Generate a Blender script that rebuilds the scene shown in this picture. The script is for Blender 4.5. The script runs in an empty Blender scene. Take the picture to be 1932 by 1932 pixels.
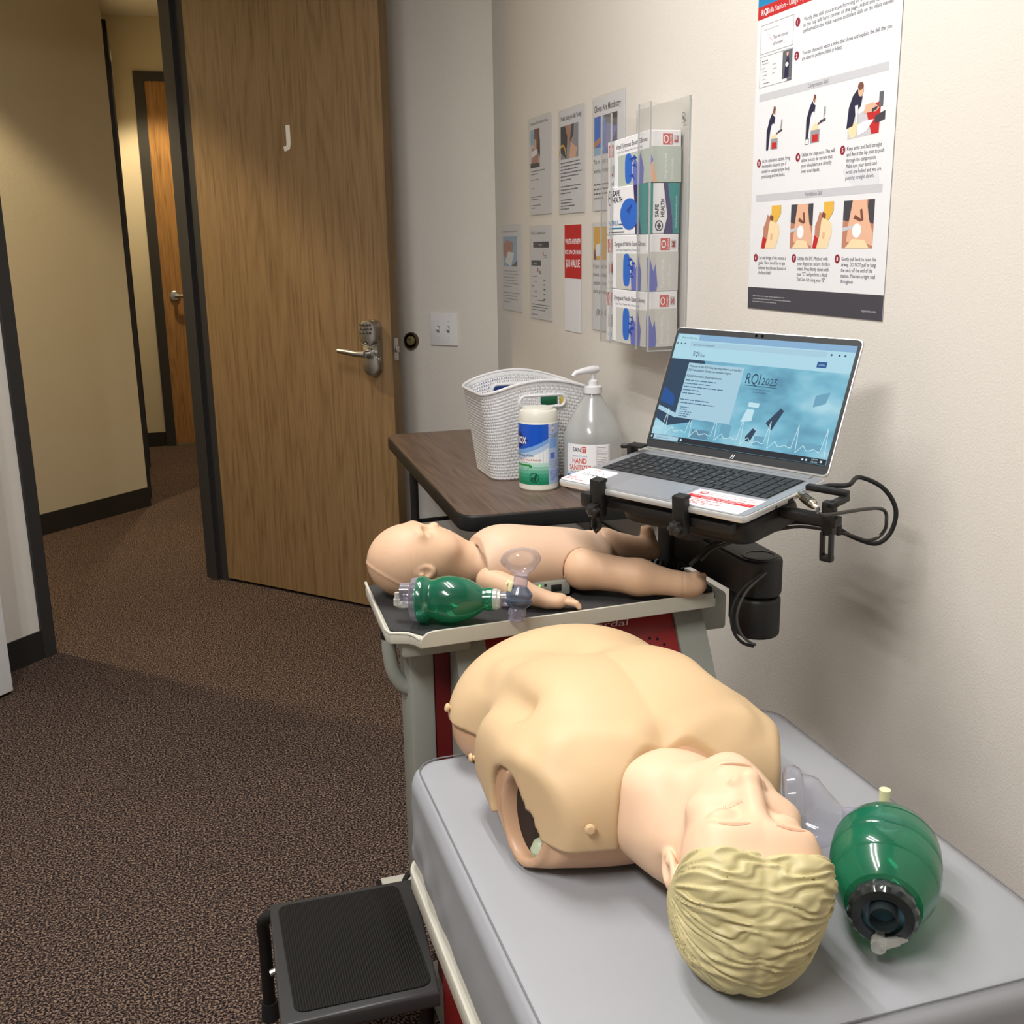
import bpy, bmesh, math, random
import numpy as np
from mathutils import Vector, Matrix
random.seed(7)
S = bpy.context.scene
COL = S.collection
PI = math.pi
def V3(*a): return Vector(a)

# ---------------- camera ----------------
cam = bpy.data.objects.new('camera', bpy.data.cameras.new('camera'))
COL.objects.link(cam)
fwd = Vector((0.2824, 0.9287, -0.2407)).normalized()
rgt = Vector((0.9556, -0.2943, -0.0157)); rgt = (rgt - fwd * rgt.dot(fwd)).normalized()
upv = rgt.cross(fwd)
cam.matrix_world = Matrix(((rgt.x, upv.x, -fwd.x, 0), (rgt.y, upv.y, -fwd.y, 0), (rgt.z, upv.z, -fwd.z, 1.36), (0, 0, 0, 1)))
cam.data.sensor_width = 36; cam.data.lens = 36 * 2041 / 1932
cam.data.clip_start = .05; cam.data.clip_end = 60
S.camera = cam
# ---------------- world, exposure ----------------
w = bpy.data.worlds.new('world'); S.world = w; w.use_nodes = True
w.node_tree.nodes['Background'].inputs[0].default_value = (.9, .92, 1, 1)
w.node_tree.nodes['Background'].inputs[1].default_value = .02
S.view_settings.view_transform = 'Standard'; S.view_settings.look = 'None'
S.view_settings.gamma = 1; S.view_settings.use_curve_mapping = False
S.view_settings.exposure = 0.0
# ---------------- room lamps (the tubes of the ceiling troffers) ----------------
ROOM_CEIL = 2.70
def area(name, loc, sx, sy, power, col, rz=0, spread=180):
    l = bpy.data.lights.new(name, 'AREA'); l.shape = 'RECTANGLE'; l.size = sx; l.size_y = sy
    l.energy = power; l.color = col; l.spread = math.radians(spread)
    o = bpy.data.objects.new(name, l); COL.objects.link(o); o.location = loc; o.rotation_euler = (0, 0, rz)
    return o
TROFFERS = [(0.20, 1.75, 18), (-0.80, 0.20, 32)]
for (tx, ty, tp) in TROFFERS:
    for k in (-1, 1):
        area('ceiling_tube_light', (tx + k * .11, ty, ROOM_CEIL - .035), .05, 1.15, tp, (1.0, .975, .945))
HALLC = (1.0, .80, .50)
def spot(name, loc, power, col, ang, blend, tgt, r=.04):
    l = bpy.data.lights.new(name, 'SPOT'); l.energy = power; l.color = col; l.spot_size = math.radians(ang); l.spot_blend = blend
    l.shadow_soft_size = r
    o = bpy.data.objects.new(name, l); COL.objects.link(o); o.location = loc
    o.rotation_euler = (Vector(tgt) - Vector(loc)).to_track_quat('-Z', 'Y').to_euler()
    return o
# hall downlights
spot('hall_downlight', (-1.2, 4.6, 2.8), 170, HALLC, 112, .25, (-1.2, 4.6, 0))
spot('hall_downlight', (-0.02, 7.35, 2.8), 110, HALLC, 96, .35, (-0.02, 7.35, 0))

# ---------------- colour and materials ----------------
def lin(c):
    out = []
    for v in c[:3]:
        v = v / 255.
        out.append(v / 12.92 if v <= .04045 else ((v + .055) / 1.055) ** 2.4)
    return (*out, 1)
MATS = {}
def mat(name, col, rough=.5, metal=0, bump=0, bscale=200, var=0, vscale=8, emit=0, trans=0, spec=.5, coat=0, sss=0):
    if name in MATS: return MATS[name]
    m = bpy.data.materials.new(name); m.use_nodes = True
    nt = m.node_tree; b = nt.nodes['Principled BSDF']; c = lin(col)
    b.inputs['Base Color'].default_value = c; b.inputs['Roughness'].default_value = rough
    b.inputs['Metallic'].default_value = metal; b.inputs['Specular IOR Level'].default_value = spec
    if coat: b.inputs['Coat Weight'].default_value = coat
    if sss:
        b.inputs['Subsurface Weight'].default_value = sss; b.inputs['Subsurface Radius'].default_value = (.012, .006, .003); b.inputs['Subsurface Scale'].default_value = .6
    if emit:
        b.inputs['Emission Color'].default_value = c; b.inputs['Emission Strength'].default_value = emit
    tc = nt.nodes.new('ShaderNodeTexCoord')
    if var:
        n = nt.nodes.new('ShaderNodeTexNoise'); n.inputs['Scale'].default_value = vscale; n.inputs['Detail'].default_value = 4
        nt.links.new(tc.outputs['Object'], n.inputs['Vector'])
        r = nt.nodes.new('ShaderNodeValToRGB')
        r.color_ramp.elements[0].position = .3; r.color_ramp.elements[1].position = .7
        r.color_ramp.elements[0].color = (*[x * (1 - var) for x in c[:3]], 1)
        r.color_ramp.elements[1].color = (*[min(1, x * (1 + var)) for x in c[:3]], 1)
        nt.links.new(n.outputs['Fac'], r.inputs['Fac']); nt.links.new(r.outputs['Color'], b.inputs['Base Color'])
    if bump:
        n = nt.nodes.new('ShaderNodeTexNoise'); n.inputs['Scale'].default_value = bscale; n.inputs['Detail'].default_value = 3
        nt.links.new(tc.outputs['Object'], n.inputs['Vector'])
        bp = nt.nodes.new('ShaderNodeBump'); bp.inputs['Strength'].default_value = bump; bp.inputs['Distance'].default_value = .002
        nt.links.new(n.outputs['Fac'], bp.inputs['Height']); nt.links.new(bp.outputs['Normal'], b.inputs['Normal'])
    MATS[name] = m; return m
def clearmat(name, tint, body, bodyfac=.12, rough=.08, fres=1.0, edge=.45):
    """thin see-through plastic: tinted transparency, a little body colour, glossy surface"""
    if name in MATS: return MATS[name]
    m = bpy.data.materials.new(name); m.use_nodes = True; nt = m.node_tree; nt.nodes.clear()
    o = nt.nodes.new('ShaderNodeOutputMaterial'); t = nt.nodes.new('ShaderNodeBsdfTransparent'); t.inputs[0].default_value = lin(tint)
    d = nt.nodes.new('ShaderNodeBsdfPrincipled'); d.inputs['Base Color'].default_value = lin(body); d.inputs['Roughness'].default_value = .35
    g = nt.nodes.new('ShaderNodeBsdfGlossy'); g.inputs['Roughness'].default_value = rough
    lw = nt.nodes.new('ShaderNodeLayerWeight'); lw.inputs['Blend'].default_value = .5
    pw = nt.nodes.new('ShaderNodeMath'); pw.operation = 'POWER'; pw.inputs[1].default_value = 4.5; nt.links.new(lw.outputs['Facing'], pw.inputs[0])
    f = nt.nodes.new('ShaderNodeMath'); f.operation = 'MULTIPLY_ADD'; f.inputs[1].default_value = .8 * fres; f.inputs[2].default_value = .045 * fres; nt.links.new(pw.outputs[0], f.inputs[0])
    mm = nt.nodes.new('ShaderNodeMath'); mm.operation = 'MULTIPLY_ADD'; mm.inputs[1].default_value = edge; mm.inputs[2].default_value = bodyfac
    mm.use_clamp = True
    nt.links.new(lw.outputs['Facing'], mm.inputs[0])
    a = nt.nodes.new('ShaderNodeMixShader'); b = nt.nodes.new('ShaderNodeMixShader')
    nt.links.new(mm.outputs[0], a.inputs[0]); nt.links.new(t.outputs[0], a.inputs[1]); nt.links.new(d.outputs[0], a.inputs[2])
    nt.links.new(f.outputs[0], b.inputs[0]); nt.links.new(a.outputs[0], b.inputs[1]); nt.links.new(g.outputs[0], b.inputs[2])
    nt.links.new(b.outputs[0], o.inputs[0]); MATS[name] = m; return m

# ---------------- object helpers ----------------
def tag(o, label=None, cat=None, group=None, kind=None):
    if label: o['label'] = label
    if cat: o['category'] = cat
    if group: o['group'] = group
    if kind: o['kind'] = kind
    return o
def empty(name, loc, label=None, cat=None, group=None, M=None):
    o = bpy.data.objects.new(name, None); COL.objects.link(o); o.empty_display_size = .05
    o.matrix_world = M if M is not None else Matrix.Translation(Vector(loc))
    WM[o.name] = o.matrix_world.copy()
    return tag(o, label, cat, group)
WM = {}
class MB:
    """collects shapes given in WORLD coordinates (or under matrix self.M), several materials, into one mesh"""
    def __init__(s, M=None): s.bm = bmesh.new(); s.M = M or Matrix(); s.mats = []; s.cur = 0
    def use(s, m):
        if m not in s.mats: s.mats.append(m)
        s.cur = s.mats.index(m); return s
    def _v(s, p): return s.bm.verts.new(s.M @ Vector(p))
    def _f(s, vs):
        try: f = s.bm.faces.new(vs)
        except ValueError: return None
        f.material_index = s.cur; return f
    def mesh(s, verts, faces):
        vs = [s._v(p) for p in verts]
        for f in faces: s._f([vs[i] for i in f])
        return s
    def box(s, lo, hi, bev=0, seg=2, M=None):
        M = M or Matrix()
        t = bmesh.new(); x0, y0, z0 = lo; x1, y1, z1 = hi
        bmesh.ops.create_cube(t, size=1)
        for v in t.verts: v.co = Vector(((x0 + x1) / 2 + v.co.x * (x1 - x0), (y0 + y1) / 2 + v.co.y * (y1 - y0), (z0 + z1) / 2 + v.co.z * (z1 - z0)))
        if bev: bmesh.ops.bevel(t, geom=t.edges[:], offset=bev, segments=seg, affect='EDGES', profile=.5)
        s.merge(t, M); return s
    def merge(s, t, M=None):
        M = M or Matrix(); t.verts.index_update()
        vs = [s._v(M @ v.co) for v in t.verts]
        for f in t.faces: s._f([vs[v.index] for v in f.verts])
        t.free(); return s
    def prism(s, pts, z0, z1, bev=0, M=None, seg=2):
        """polygon pts (x,y) extruded z0..z1"""
        t = bmesh.new(); a = [t.verts.new((x, y, z0)) for x, y in pts]; b = [t.verts.new((x, y, z1)) for x, y in pts]
        n = len(pts); t.faces.new(a[::-1]); t.faces.new(b)
        for i in range(n): t.faces.new((a[i], a[(i + 1) % n], b[(i + 1) % n], b[i]))
        bmesh.ops.recalc_face_normals(t, faces=t.faces[:])
        if bev:
            es = [e for e in t.edges if abs(e.verts[0].co.z - e.verts[1].co.z) < 1e-9]
            bmesh.ops.bevel(t, geom=es, offset=bev, segments=seg, affect='EDGES', profile=.5)
        s.merge(t, M); return s
    def tube(s, path, r, n=12, cap=True, closed=False, sx=1):
        P = [Vector(p) for p in path]; m = len(P); rr = r if hasattr(r, '__len__') else [r] * m
        rings = []; prev = None
        for i, p in enumerate(P):
            if closed: d = (P[(i + 1) % m] - P[i - 1]).normalized()
            else: d = (P[min(i + 1, m - 1)] - P[max(i - 1, 0)]).normalized()
            if prev is None:
                a = Vector((0, 0, 1)) if abs(d.z) < .9 else Vector((1, 0, 0)); u = a.cross(d).normalized()
            else: u = (prev - d * prev.dot(d)).normalized()
            prev = u; v = d.cross(u)
            rings.append([s._v(p + (u * math.cos(2 * PI * k / n) * sx + v * math.sin(2 * PI * k / n)) * rr[i]) for k in range(n)])
        for i in range(m if closed else m - 1):
            A, B = rings[i], rings[(i + 1) % m]
            for k in range(n): s._f([A[k], A[(k + 1) % n], B[(k + 1) % n], B[k]])
        if cap and not closed: s._f(rings[0][::-1]); s._f(rings[-1])
        return s
    def lathe(s, prof, M=None, n=32, cap=True, mod=None):
        """profile (r,h) round local z; mod(ang,i)->radius factor"""
        M = M or Matrix(); rings = []
        for i, (r, h) in enumerate(prof):
            ring = []
            for k in range(n):
                a = 2 * PI * k / n; q = r * (mod(a, i) if mod else 1)
                ring.append(s._v(M @ Vector((q * math.cos(a), q * math.sin(a), h))))
            rings.append(ring)
        for A, B in zip(rings[:-1], rings[1:]):
            for k in range(n): s._f([A[k], A[(k + 1) % n], B[(k + 1) % n], B[k]])
        if cap: s._f(rings[0][::-1]); s._f(rings[-1])
        return s
    def build(s, name, parent=None, m=None, smooth=True, ang=35, **tags):
        if m is not None and not s.mats: s.mats = [m]
        bmesh.ops.remove_doubles(s.bm, verts=s.bm.verts, dist=1e-6)
        bmesh.ops.recalc_face_normals(s.bm, faces=s.bm.faces[:])
        me = bpy.data.meshes.new(name)
        if parent is not None:
            Minv = WM[parent.name].inverted(); s.bm.transform(Minv); org = None
        else:
            cs = [v.co for v in s.bm.verts]; org = Vector((sum(c.x for c in cs) / len(cs), sum(c.y for c in cs) / len(cs), min(c.z for c in cs)))
            s.bm.transform(Matrix.Translation(-org))
        s.bm.to_mesh(me); s.bm.free()
        for mm in s.mats: me.materials.append(mm)
        o = bpy.data.objects.new(name, me); COL.objects.link(o)
        if parent is not None: o.parent = parent; WM[o.name] = WM[parent.name].copy()
        else: o.location = org; WM[o.name] = Matrix.Translation(org)
        if smooth: me.shade_smooth(); me.set_sharp_from_angle(angle=math.radians(ang))
        return tag(o, tags.get('label'), tags.get('cat'), tags.get('group'), tags.get('kind'))
def struct(name, mb, **k): return mb.build(name, None, kind='structure', **k)
def rotz(a, loc=(0, 0, 0)): return Matrix.Translation(Vector(loc)) @ Matrix.Rotation(a, 4, 'Z')
def frame(o, x, y, z=None):
    x = Vector(x).normalized(); y = Vector(y); y = (y - x * y.dot(x)).normalized(); z = x.cross(y)
    return Matrix(((x.x, y.x, z.x, o[0]), (x.y, y.y, z.y, o[1]), (x.z, y.z, z.z, o[2]), (0, 0, 0, 1)))
def rrect(x0, y0, x1, y1, r, n=5):
    pts = []
    for cx, cy, a0 in ((x1 - r, y1 - r, 0), (x0 + r, y1 - r, PI / 2), (x0 + r, y0 + r, PI), (x1 - r, y0 + r, 1.5 * PI)):
        for k in range(n + 1):
            a = a0 + PI / 2 * k / n; pts.append((cx + r * math.cos(a), cy + r * math.sin(a)))
    return pts
def catmull(P, n=8, closed=False):
    P = [Vector(p) for p in P]; out = []; m = len(P)
    rng = range(m) if closed else range(m - 1)
    for i in rng:
        g = (lambda j: P[j % m]) if closed else (lambda j: P[max(0, min(m - 1, j))])
        a, b, c, d = g(i - 1), g(i), g(i + 1), g(i + 2)
        for k in range(n):
            t = k / n
            out.append(.5 * ((2 * b) + (c - a) * t + (2 * a - 5 * b + 4 * c - d) * t * t + (3 * b - a - 3 * c + d) * t ** 3))
    if not closed: out.append(P[-1])
    return out

# ---------------- printed matter: flat ink on a sheet, in the sheet's own 2D frame ----------------
_TC = {}
def textgeo(txt, bold=0):
    key = (txt, bold)
    if key in _TC: return _TC[key]
    c = bpy.data.curves.new('t', 'FONT'); c.body = txt; c.size = 1; c.resolution_u = 2; c.offset = bold
    o = bpy.data.objects.new('t', c); COL.objects.link(o)
    me = bpy.data.meshes.new_from_object(o)
    vs = [(v.co.x, v.co.y) for v in me.vertices]; fs = [tuple(p.vertices) for p in me.polygons]
    bpy.data.objects.remove(o); bpy.data.curves.remove(c); bpy.data.meshes.remove(me)
    _TC[key] = (vs, fs); return _TC[key]
class Ink:
    """F: matrix whose x is right, y is up, z is out of the sheet; wrap(x,y)->(x,y,z) for curved labels"""
    def __init__(s, F, wrap=None): s.mb = MB(); s.F = F; s.wrap = wrap; s.lay = 1; s.k = 0
    def _p(s, x, y):
        h = .00012 * s.lay + s.k * .0000006
        if s.wrap:
            a = s.wrap(x, y, h); return s.F @ Vector(a)
        return s.F @ Vector((x, y, h))
    def poly(s, pts, m, lay=1):
        s.k += 1; s.lay = lay; s.mb.use(m)
        s.mb._f([s.mb._v(s._p(x, y)) for x, y in pts]); return s
    def rect(s, x0, y0, x1, y1, m, lay=1, n=1):
        s.k += 1; s.lay = lay; s.mb.use(m)
        for i in range(n):
            a = x0 + (x1 - x0) * i / n; b = x0 + (x1 - x0) * (i + 1) / n
            s.mb._f([s.mb._v(s._p(*q)) for q in ((a, y0), (b, y0), (b, y1), (a, y1))])
        return s
    def frame(s, x0, y0, x1, y1, t, m, lay=1):
        s.rect(x0, y0, x1, y0 + t, m, lay); s.rect(x0, y1 - t, x1, y1, m, lay); s.rect(x0, y0, x0 + t, y1, m, lay); s.rect(x1 - t, y0, x1, y1, m, lay); return s
    def disc(s, cx, cy, rx, m, lay=1, ry=None, n=20, a0=0, a1=2 * PI):
        ry = ry or rx
        return s.poly([(cx + rx * math.cos(a0 + (a1 - a0) * k / n), cy + ry * math.sin(a0 + (a1 - a0) * k / n)) for k in range(n + (0 if a1 - a0 > 6.2 else 1))], m, lay)
    def ring(s, cx, cy, r, t, m, lay=1, ry=None, n=24, a0=0, a1=2 * PI):
        ry = ry or r; s.k += 1; s.lay = lay; s.mb.use(m)
        for k in range(n):
            a = a0 + (a1 - a0) * k / n; b = a0 + (a1 - a0) * (k + 1) / n
            s.mb._f([s.mb._v(s._p(*q)) for q in ((cx + r * math.cos(a), cy + ry * math.sin(a)), (cx + r * math.cos(b), cy + ry * math.sin(b)), (cx + (r - t) * math.cos(b), cy + (ry - t) * math.sin(b)), (cx + (r - t) * math.cos(a), cy + (ry - t) * math.sin(a)))])
        return s
    def text(s, txt, x, y, h, m, lay=2, w=None, rot=0, bold=0, al='l', sx=1):
        """h: cap height-ish; w: fit the width"""
        vs, fs = textgeo(txt, bold)
        if not vs: return s
        x0 = min(v[0] for v in vs); x1 = max(v[0] for v in vs)
        k = h / .7; kx = k * sx
        if w: kx = w / max(1e-6, x1 - x0)
        W = kx * (x1 - x0); off = {'l': 0, 'c': -W / 2, 'r': -W}[al]; s.k += 1
        s.lay = lay; s.mb.use(m); ca, sa = math.cos(rot), math.sin(rot)
        P = []
        for vx, vy in vs:
            a = (vx - x0) * kx + off; b = vy * k
            P.append(s.mb._v(s._p(x + a * ca - b * sa, y + a * sa + b * ca)))
        for f in fs: s.mb._f([P[i] for i in f])
        return s
    def lines(s, rows, x, y, h, gap, m, w, lay=2):
        """rows: list of strings set in lines w wide at most"""
        for i, r in enumerate(rows): s.text(r, x, y - gap * i, h, m, lay, sx=.85)
        return s
    def greek(s, x, y, w, n, gap, t, m, lay=2, seed=1):
        """rows of print too small to read in the photograph: short word-length strokes"""
        R = random.Random(seed)
        for i in range(n):
            xx = x; end = x + w * (R.uniform(.8, 1) if i < n - 1 else R.uniform(.3, .8))
            while xx < end:
                l = R.uniform(.008, .022) * (w / .18) ** .5; l = min(l, end - xx)
                if l > .001: s.rect(xx, y - gap * i, xx + l, y - gap * i + t, m, lay)
                xx += l + t * .9
        return s
    def build(s, name, parent, **k):
        o = s.mb
        return _build_flat(o, name, parent, **k)
def _build_flat(mb, name, parent, **tags):
    me = bpy.data.meshes.new(name); mb.bm.transform(WM[parent.name].inverted()); mb.bm.to_mesh(me); mb.bm.free()
    for mm in mb.mats: me.materials.append(mm)
    o = bpy.data.objects.new(name, me); COL.objects.link(o); o.parent = parent; WM[o.name] = WM[parent.name].copy()
    return tag(o, tags.get('label'))

# ---------------- implicit surfaces (bodies) ----------------
def ell(P, c, r, R=None):
    p = P - np.array(c)
    if R is not None: p = p @ np.array(R)
    r = np.array(r); k0 = np.linalg.norm(p / r, axis=-1); k1 = np.linalg.norm(p / (r * r), axis=-1) + 1e-9
    return k0 * (k0 - 1) / k1
def cap(P, a, b, ra, rb=None):
    rb = ra if rb is None else rb; a = np.array(a, float); b = np.array(b, float); d = b - a
    h = np.clip(((P - a) @ d) / (d @ d), 0, 1); q = P - a - h[..., None] * d
    return np.linalg.norm(q, axis=-1) - (ra + (rb - ra) * h)
def smin(a, b, k):
    h = np.clip(.5 + .5 * (b - a) / k, 0, 1); return b * (1 - h) + a * h - k * h * (1 - h)
def smax(a, b, k): return -smin(-a, -b, k)
def nets(f, lo, hi, res):
    """surface nets + projection onto the zero level"""
    lo = np.array(lo, float); hi = np.array(hi, float)
    n = np.ceil((hi - lo) / res).astype(int) + 1
    ax = [lo[i] + res * np.arange(n[i]) for i in range(3)]
    V = np.empty(n)
    for i in range(0, n[0], 16):
        G = np.stack(np.meshgrid(ax[0][i:i + 16], ax[1], ax[2], indexing='ij'), -1); V[i:i + 16] = f(G)
    inside = V < 0
    c = [slice(0, -1), slice(1, None)]
    cnt = np.zeros(n - 1, int); acc = np.zeros((*(n - 1), 3))
    nx, ny, nz = n - 1
    for d in range(3):
        e = [1, 1, 1]
        for a in (0, 1):
            for b in (0, 1):
                o = [0, 0, 0]; o[(d + 1) % 3] = a; o[(d + 2) % 3] = b
                s0 = tuple(slice(o[i], o[i] + (n[i] - 1)) for i in range(3))
                o2 = list(o); o2[d] = 1
                s1 = tuple(slice(o2[i], o2[i] + (n[i] - 1)) for i in range(3))
                A, B = V[s0], V[s1]; cr = (A < 0) != (B < 0)
                t = np.where(cr, A / np.where(cr, A - B, 1), 0)
                for i in range(3):
                    acc[..., i] += np.where(cr, (o[i] + (t if i == d else 0)), 0)
                cnt += cr
    m = cnt > 0; idx = -np.ones(n - 1, int); idx[m] = np.arange(m.sum())
    ijk = np.argwhere(m); P = lo + res * (ijk + acc[m] / cnt[m][:, None])
    faces = []
    for d in range(3):
        u, v = (d + 1) % 3, (d + 2) % 3
        sl0 = [slice(None)] * 3; sl0[d] = slice(0, -1); sl1 = [slice(None)] * 3; sl1[d] = slice(1, None)
        A = inside[tuple(sl0)]; B = inside[tuple(sl1)]
        E = np.argwhere(A != B)
        E = E[(E[:, u] > 0) & (E[:, v] > 0) & (E[:, u] < n[u] - 1) & (E[:, v] < n[v] - 1)]
        sgn = A[tuple(E.T)]
        def at(du, dv):
            q = E.copy(); q[:, u] -= du; q[:, v] -= dv; return idx[tuple(q.T)]
        Q = np.stack([at(1, 1), at(0, 1), at(0, 0), at(1, 0)], 1)
        Q[~sgn] = Q[~sgn][:, ::-1]; faces.append(Q[(Q >= 0).all(1)])
    F = np.concatenate(faces)
    for _ in range(3):
        g = grad(f, P, res * .3); fv = f(P); st = -(fv / (np.sum(g * g, -1) + 1e-6))[:, None] * g
        L = np.linalg.norm(st, axis=-1, keepdims=True); st *= np.minimum(1, res * .8 / (L + 1e-9)); P = P + st
    return P, F
def grad(f, P, e):
    return np.stack([(f(P + e * np.eye(3)[i]) - f(P - e * np.eye(3)[i])) / (2 * e) for i in range(3)], -1)
def onsurf(f, p, it=12):
    p = np.array([p], float)
    for _ in range(it):
        g = grad(f, p, .0005); p = p - f(p)[:, None] * g / (np.sum(g * g, -1)[:, None] + 1e-9)
    g = grad(f, p, .0005)[0]; return Vector(p[0]), Vector(g).normalized()
def meshobj(name, P, F, m, parent, T=None, ang=60):
    """P in world coordinates (after T)"""
    me = bpy.data.meshes.new(name)
    M = WM[parent.name].inverted() @ (T or Matrix()); A = np.array(M)
    Q = P @ A[:3, :3].T + A[:3, 3]
    me.vertices.add(len(Q)); me.vertices.foreach_set('co', Q.astype(np.float32).ravel())
    me.loops.add(F.size); me.loops.foreach_set('vertex_index', F.astype(np.int32).ravel())
    me.polygons.add(len(F)); me.polygons.foreach_set('loop_start', (np.arange(len(F)) * 4).astype(np.int32))
    me.polygons.foreach_set('loop_total', np.full(len(F), 4, np.int32)); me.update(calc_edges=True); me.validate()
    if Matrix(M).determinant() < 0: me.flip_normals()
    me.shade_smooth(); me.materials.append(m)
    o = bpy.data.objects.new(name, me); COL.objects.link(o); o.parent = parent; WM[o.name] = WM[parent.name].copy()
    return o
# =============== materials of the room ===============
M_wall = mat('wall_paint', (220, 215, 207), rough=.75, bump=.35, bscale=260, var=.015, vscale=2)
M_hwall = mat('hall_paint', (206, 196, 172), rough=.8, bump=.3, bscale=260)
M_ceil = mat('ceiling_tile', (215, 212, 205), rough=.9, bump=.4, bscale=90)
M_black = mat('black_trim', (45, 44, 44), rough=.55, bump=.1)
M_base = mat('rubber_baseboard', (30, 27, 26), rough=.7, bump=.2, bscale=300)
def carpet():
    m = bpy.data.materials.new('carpet'); m.use_nodes = True; nt = m.node_tree; b = nt.nodes['Principled BSDF']
    b.inputs['Roughness'].default_value = .95; b.inputs['Specular IOR Level'].default_value = .1
    tc = nt.nodes.new('ShaderNodeTexCoord')
    n1 = nt.nodes.new('ShaderNodeTexNoise'); n1.inputs['Scale'].default_value = 200; n1.inputs['Detail'].default_value = 2; n1.inputs['Roughness'].default_value = .7
    n2 = nt.nodes.new('ShaderNodeTexNoise'); n2.inputs['Scale'].default_value = 2.2; n2.inputs['Detail'].default_value = 4
    n3 = nt.nodes.new('ShaderNodeTexVoronoi'); n3.inputs['Scale'].default_value = 170
    for n in (n1, n2, n3): nt.links.new(tc.outputs['Object'], n.inputs['Vector'])
    r = nt.nodes.new('ShaderNodeValToRGB'); e = r.color_ramp.elements
    e[0].position = .42; e[0].color = lin((30, 25, 27)); e[1].position = .62; e[1].color = lin((160, 136, 118))
    x = e.new(.5); x.color = lin((74, 62, 58))
    nt.links.new(n1.outputs['Fac'], r.inputs['Fac'])
    mx = nt.nodes.new('ShaderNodeMix'); mx.data_type = 'RGBA'; mx.blend_type = 'MULTIPLY'; mx.inputs[0].default_value = .5
    r2 = nt.nodes.new('ShaderNodeValToRGB'); r2.color_ramp.elements[0].color = (.55, .5, .5, 1); r2.color_ramp.elements[1].color = (1.2, 1.15, 1.1, 1)
    nt.links.new(n2.outputs['Fac'], r2.inputs['Fac']); nt.links.new(r.outputs['Color'], mx.inputs[6]); nt.links.new(r2.outputs['Color'], mx.inputs[7])
    nt.links.new(mx.outputs[2], b.inputs['Base Color'])
    ad = nt.nodes.new('ShaderNodeMath'); ad.operation = 'ADD'; nt.links.new(n1.outputs['Fac'], ad.inputs[0]); nt.links.new(n3.outputs['Distance'], ad.inputs[1])
    bp = nt.nodes.new('ShaderNodeBump'); bp.inputs['Strength'].default_value = .9; bp.inputs['Distance'].default_value = .006
    nt.links.new(ad.outputs[0], bp.inputs['Height']); nt.links.new(bp.outputs['Normal'], b.inputs['Normal'])
    return m
def wood(name, c0, c1, c2, rough=.45, ax='Z'):
    m = bpy.data.materials.new(name); m.use_nodes = True; nt = m.node_tree; b = nt.nodes['Principled BSDF']
    b.inputs['Roughness'].default_value = rough
    tc = nt.nodes.new('ShaderNodeTexCoord'); mp = nt.nodes.new('ShaderNodeMapping'); mp2 = nt.nodes.new('ShaderNodeMapping')
    s1 = {'Z': (9, 9, .7), 'Y': (9, .7, 9)}[ax]; s2 = {'Z': (170, 170, 5), 'Y': (170, 5, 170)}[ax]
    mp.inputs['Scale'].default_value = s1; mp2.inputs['Scale'].default_value = s2
    nt.links.new(tc.outputs['Object'], mp.inputs[0]); nt.links.new(tc.outputs['Object'], mp2.inputs[0])
    n1 = nt.nodes.new('ShaderNodeTexNoise'); n1.inputs['Scale'].default_value = 1.1; n1.inputs['Detail'].default_value = 2; n1.inputs['Distortion'].default_value = .4
    n2 = nt.nodes.new('ShaderNodeTexNoise'); n2.inputs['Scale'].default_value = 1; n2.inputs['Detail'].default_value = 3
    nt.links.new(mp.outputs[0], n1.inputs['Vector']); nt.links.new(mp2.outputs[0], n2.inputs['Vector'])
    # contour lines of the slow noise give cathedral grain
    mu = nt.nodes.new('ShaderNodeMath'); mu.operation = 'MULTIPLY'; mu.inputs[1].default_value = 9
    fr = nt.nodes.new('ShaderNodeMath'); fr.operation = 'PINGPONG'; fr.inputs[1].default_value = .5
    nt.links.new(n1.outputs['Fac'], mu.inputs[0]); nt.links.new(mu.outputs[0], fr.inputs[0])
    ad = nt.nodes.new('ShaderNodeMath'); ad.operation = 'MULTIPLY_ADD'; ad.inputs[1].default_value = .55
    nt.links.new(fr.outputs[0], ad.inputs[0]); nt.links.new(n2.outputs['Fac'], ad.inputs[2])
    r = nt.nodes.new('ShaderNodeValToRGB'); e = r.color_ramp.elements
    e[0].position = .32; e[0].color = lin(c0); e[1].position = .85; e[1].color = lin(c2); x = e.new(.55); x.color = lin(c1)
    nt.links.new(ad.outputs[0], r.inputs['Fac']); nt.links.new(r.outputs['Color'], b.inputs['Base Color'])
    return m
M_oak = wood('oak_veneer', (104, 80, 51), (126, 100, 68), (139, 113, 79))
M_oak2 = wood('oak_veneer_dark', (118, 82, 40), (150, 110, 60), (170, 126, 72))
M_walnut = wood('walnut_laminate', (78, 62, 53), (96, 79, 68), (110, 92, 80), rough=.38, ax='Y')
M_nickel = mat('brushed_nickel', (176, 174, 170), rough=.3, metal=1, bump=.05)
M_steel = mat('steel', (160, 160, 162), rough=.35, metal=1)
M_white = mat('white_plastic', (222, 222, 224), rough=.4)
M_blackpl = mat('black_plastic', (11, 11, 12), rough=.5, bump=.08, bscale=400)
M_rubber = mat('black_rubber', (16, 16, 17), rough=.75)

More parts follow.
